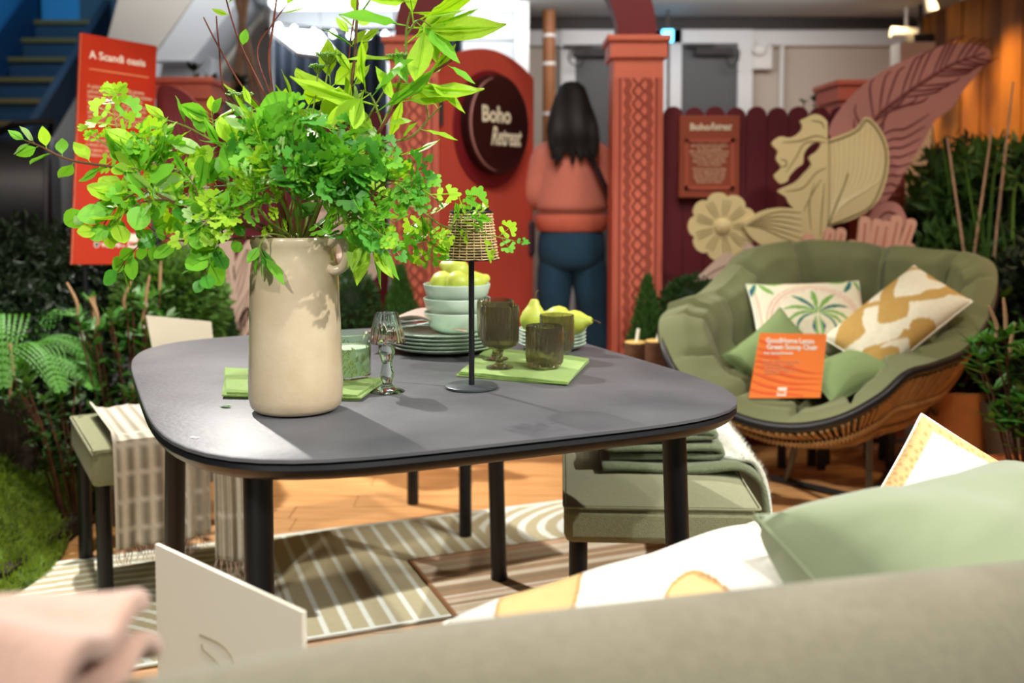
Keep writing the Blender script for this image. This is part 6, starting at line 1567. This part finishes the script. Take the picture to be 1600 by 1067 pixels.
branch([(440, 365, 0), (410, 300, .02), (360, 240, .02), (300, 202, .02), (262, 188, .03)], 'upper left branch with small twisted ovate leaves', 'ovate', 0.040, 26, (0.0030, 0.0012), 'twig_green', LC, 3, 0.35, droop=0.2, subn=2)
branch([(428, 372, -.02), (380, 372, -.06), (320, 378, -.08), (262, 372, -.08), (228, 350, -.08)], 'lowest left branch with round leaves hanging beside the vase', 'round', 0.030, 46, (0.003, 0.0012), 'twig_brown', DC, 4, 0.25, droop=0.8, subn=4)
branch([(436, 368, 0), (390, 310, -.05), (330, 275, -.06), (260, 262, -.06), (190, 240, -.06), (150, 215, -.05)], 'left branch with bright serrated young leaves before the board', 'lobed', 0.036, 64, (0.003, 0.0012), 'twig_green', BC, 5, 0.25, droop=0.2, subn=5)
branch([(448, 370, 0), (440, 300, .03), (432, 240, .03), (428, 178, .03), (405, 130, .03), (372, 60, .03), (348, -20, .03)], 'tall bare reddish twig, the one bending left at the top', 'ovate', 0.028, 3, (0.0038, 0.0013), 'twig_red', BC, 6, 0.8, name='bare_twig')
branch([(444, 370, .01), (432, 300, .05), (424, 195, .05), (375, 130, .05), (340, 70, .05), (318, 27, .05)], 'thin bare reddish twig ending lowest at upper left', 'ovate', 0.025, 0, (0.0030, 0.0011), 'twig_red', BC, 7, 0.8, name='bare_twig')
branch([(446, 370, .02), (436, 290, .06), (420, 200, .06), (355, 150, .06), (342, 70, .06), (338, 25, .06)], 'thin bare reddish twig rising straight at upper left', 'ovate', 0.025, 0, (0.0028, 0.0011), 'twig_red', BC, 8, 0.8, name='bare_twig')
branch([(452, 370, .02), (440, 300, .01), (430, 180, .0), (420, 95, .0), (426, 45, .0), (432, 0, .0), (436, -30, 0)], 'dark forked twig with two pale drooping leaves near the top', 'lance', 0.055, 5, (0.0034, 0.0012), 'twig_red', BC, 9, 0.82, name='bare_twig', droop=0.6)
branch([(452, 370, .02), (445, 300, .0), (432, 180, -.02), (402, 85, -.02), (424, 40, -.02), (448, 8, -.02)], 'short dark side twig crossing the forked one at top', 'lance', 0.05, 2, (0.0026, 0.0010), 'twig_red', BC, 10, 0.9, name='bare_twig')
branch([(478, 365, .0), (505, 280, .02), (540, 180, .02), (552, 110, .02), (557, 40, .02), (560, -30, .02)], 'tall brown twig in the middle rising out of the picture', 'ovate', 0.040, 9, (0.0042, 0.0018), 'twig_brown', BC, 11, 0.55)
branch([(485, 365, .03), (520, 260, .05), (542, 120, .05), (548, 60, .05), (555, 20, .05)], 'thin dark twig beside the tall brown one', 'ovate', 0.03, 4, (0.0024, 0.0011), 'twig_red', BC, 12, 0.7, name='bare_twig')
branch([(495, 365, .0), (560, 260, -.02), (605, 180, -.03), (632, 100, -.03), (636, 40, -.03), (655, -20, -.03)], 'tall right branch with the largest bright drooping leaves', 'lance', 0.098, 19, (0.0036, 0.0018), 'twig_green', BC, 13, 0.55, droop=0.9, subn=2)
branch([(492, 368, .0), (540, 300, -.03), (590, 210, -.04), (640, 140, -.05), (706, 94, -.05)], 'cut reddish twig end pointing right with serrated leaves below', 'lance', 0.062, 11, (0.0036, 0.0022), 'twig_red', BC, 14, 0.35, droop=0.7)
branch([(500, 368, .0), (545, 300, .02), (590, 230, .02), (640, 215, .0), (675, 180, .0), (690, 165, 0)], 'right branch with narrow bright leaves before the left pillar', 'lance', 0.055, 12, (0.003, 0.0013), 'twig_green', BC, 15, 0.4, droop=0.6, subn=2)
branch([(500, 370, -.02), (555, 330, -.05), (600, 285, -.06), (640, 270, -.06), (668, 268, -.06)], 'right branch of small lobed leaves tipped with yellow ones', 'lobed', 0.034, 36, (0.0028, 0.0012), 'twig_green', DC, 16, 0.3, droop=0.3, subn=3)
branch([(505, 368, .0), (560, 300, .02), (600, 318, .04), (650, 325, .08), (690, 352, .11), (725, 358, .12), (760, 366, .12), (802, 376, .12)], 'long lobed-leaf sprig drooping right across the woven lamp shade', 'lobed', 0.034, 38, (0.0026, 0.0010), 'twig_green', ('leaf_mid', 'leaf_bright', 'leaf_deep', 'leaf_pale'), 17, 0.45, droop=0.2, subn=3)
branch([(470, 366, -.02), (468, 300, -.08), (455, 240, -.10), (440, 200, -.1)], 'centre branch of small lobed leaves low over the vase mouth', 'lobed', 0.036, 70, (0.003, 0.0012), 'twig_green', DC, 18, 0.22, subn=6, droop=0.2)
branch([(480, 366, -.02), (500, 310, -.09), (520, 250, -.10), (530, 205, -.1)], 'centre right branch of dark green lobed leaves', 'lobed', 0.036, 74, (0.003, 0.0012), 'twig_green', ('leaf_deep', 'leaf_mid'), 19, 0.2, subn=6, droop=0.3)
branch([(460, 366, -.02), (440, 310, -.07), (400, 255, -.09), (365, 215, -.08)], 'centre left branch with medium ovate leaves', 'ovate', 0.046, 40, (0.003, 0.0012), 'twig_green', LC, 20, 0.25, subn=4, droop=0.3)
branch([(475, 366, .02), (490, 280, .04), (510, 190, .04), (516, 130, .04)], 'centre upright branch with broad pale leaf and large bright leaves', 'ovate', 0.070, 15, (0.0034, 0.0014), 'twig_green', ('leaf_bright', 'leaf_pale', 'leaf_mid'), 21, 0.35, subn=1, droop=0.3)
branch([(465, 366, .03), (455, 280, .06), (450, 210, .07), (455, 175, .07)], 'back centre branch with broad bright leaves', 'ovate', 0.062, 15, (0.0034, 0.0014), 'twig_green', BC, 22, 0.3, subn=2, droop=0.3)
branch([(490, 368, .0), (530, 330, .0), (560, 345, -.02), (575, 365, -.03), (580, 385, -.03)], 'short branch with long yellow-green leaves hanging right of the vase', 'lance', 0.060, 16, (0.0026, 0.0012), 'twig_green', BC, 23, 0.35, droop=1.2)
branch([(445, 370, -.05), (420, 366, -.08), (406, 385, -.09), (412, 402, -.09)], 'tiny sprig with two deep green leaves hanging over the vase rim', 'ovate', 0.038, 5, (0.0022, 0.0010), 'twig_green', ('leaf_mid', 'leaf_deep'), 24, 0.6, droop=1.5)
branch([(500, 366, -.03), (530, 350, -.07), (545, 330, -.09), (560, 300, -.1)], 'front right branch of tiny fresh lobed leaves', 'lobed', 0.032, 60, (0.0026, 0.0012), 'twig_green', ('leaf_mid', 'leaf_deep', 'leaf_bright'), 25, 0.2, subn=6, droop=0.5)
branch([(450, 366, -.03), (420, 345, -.08), (395, 320, -.1), (350, 310, -.1)], 'front left branch of tiny fresh lobed leaves', 'lobed', 0.030, 60, (0.0026, 0.0012), 'twig_green', ('leaf_bright', 'leaf_mid', 'leaf_pale'), 26, 0.2, subn=6, droop=0.4)
# umbel flower heads
for k, (px, py, dy, s_, lab) in enumerate(((514, 100, 0.03, 1.0, 'flat pale green flower umbel, largest, right of the tall twig'), (497, 112, 0.03, 0.6, 'small pale green umbel just left of the largest one'), (375, 160, 0.0, 0.9, 'pale green umbel at the upper left of the bouquet'), (448, 168, -0.02, 0.9, 'pale green umbel low in the middle of the bouquet'), (625, 102, -0.03, 1.0, 'pale green umbel at right near the big drooping leaves'))):
    tip = BP(px, py, dy); root = Vector((vc.x, vc.y, TZ + 0.06)); e = empty('flower_umbel', root, lab, 'flower')
    MB().tube(catmull([root, vc + Vector((0.01 * (k - 2), 0, 0.29)), (vc + Vector((0, 0, 0.29))).lerp(tip, 0.6), tip], 6), 0.0017, 5).build('stalk', M_['twig_green'], e)
    m = MB(); rr = random.Random(k); fl_ = []
    for i in range(16):
        a_ = i * 2.4; r = 0.022 * s_ * math.sqrt((i + 0.5) / 16); q_ = tip + Vector((r * math.cos(a_), r * math.sin(a_), 0.016 * s_)); m.tube([tip - Vector((0, 0, 0.006)), q_], 0.0007, 4); fl_.append(q_)
    m.build('rays', M_['twig_green'], e, kind='stuff')
    m = MB()
    for q_ in fl_:
        for j in range(7): w = q_ + Vector((rr.gauss(0, .0032), rr.gauss(0, .0032), rr.gauss(0, .0012))); m.lathe([(0.0001, -0.0016), (0.0026, 0), (0.0001, 0.0016)], w, 5)
    m.build('florets', M_['leaf_pale'], e, kind='stuff')
# fallen leaf on the table
rr = random.Random(1)
o = bpy.data.objects.new('fallen_leaf', LM[('ovate', 'leaf_deep')][1]); COL.objects.link(o); o.location = FALLEN + Vector((0, 0, 0.003)); o.scale = (0.024,) * 3; o.rotation_euler = (0, 0, 1.2)
tag(o, 'single fallen green leaf lying on the table left of the vase', 'leaf')
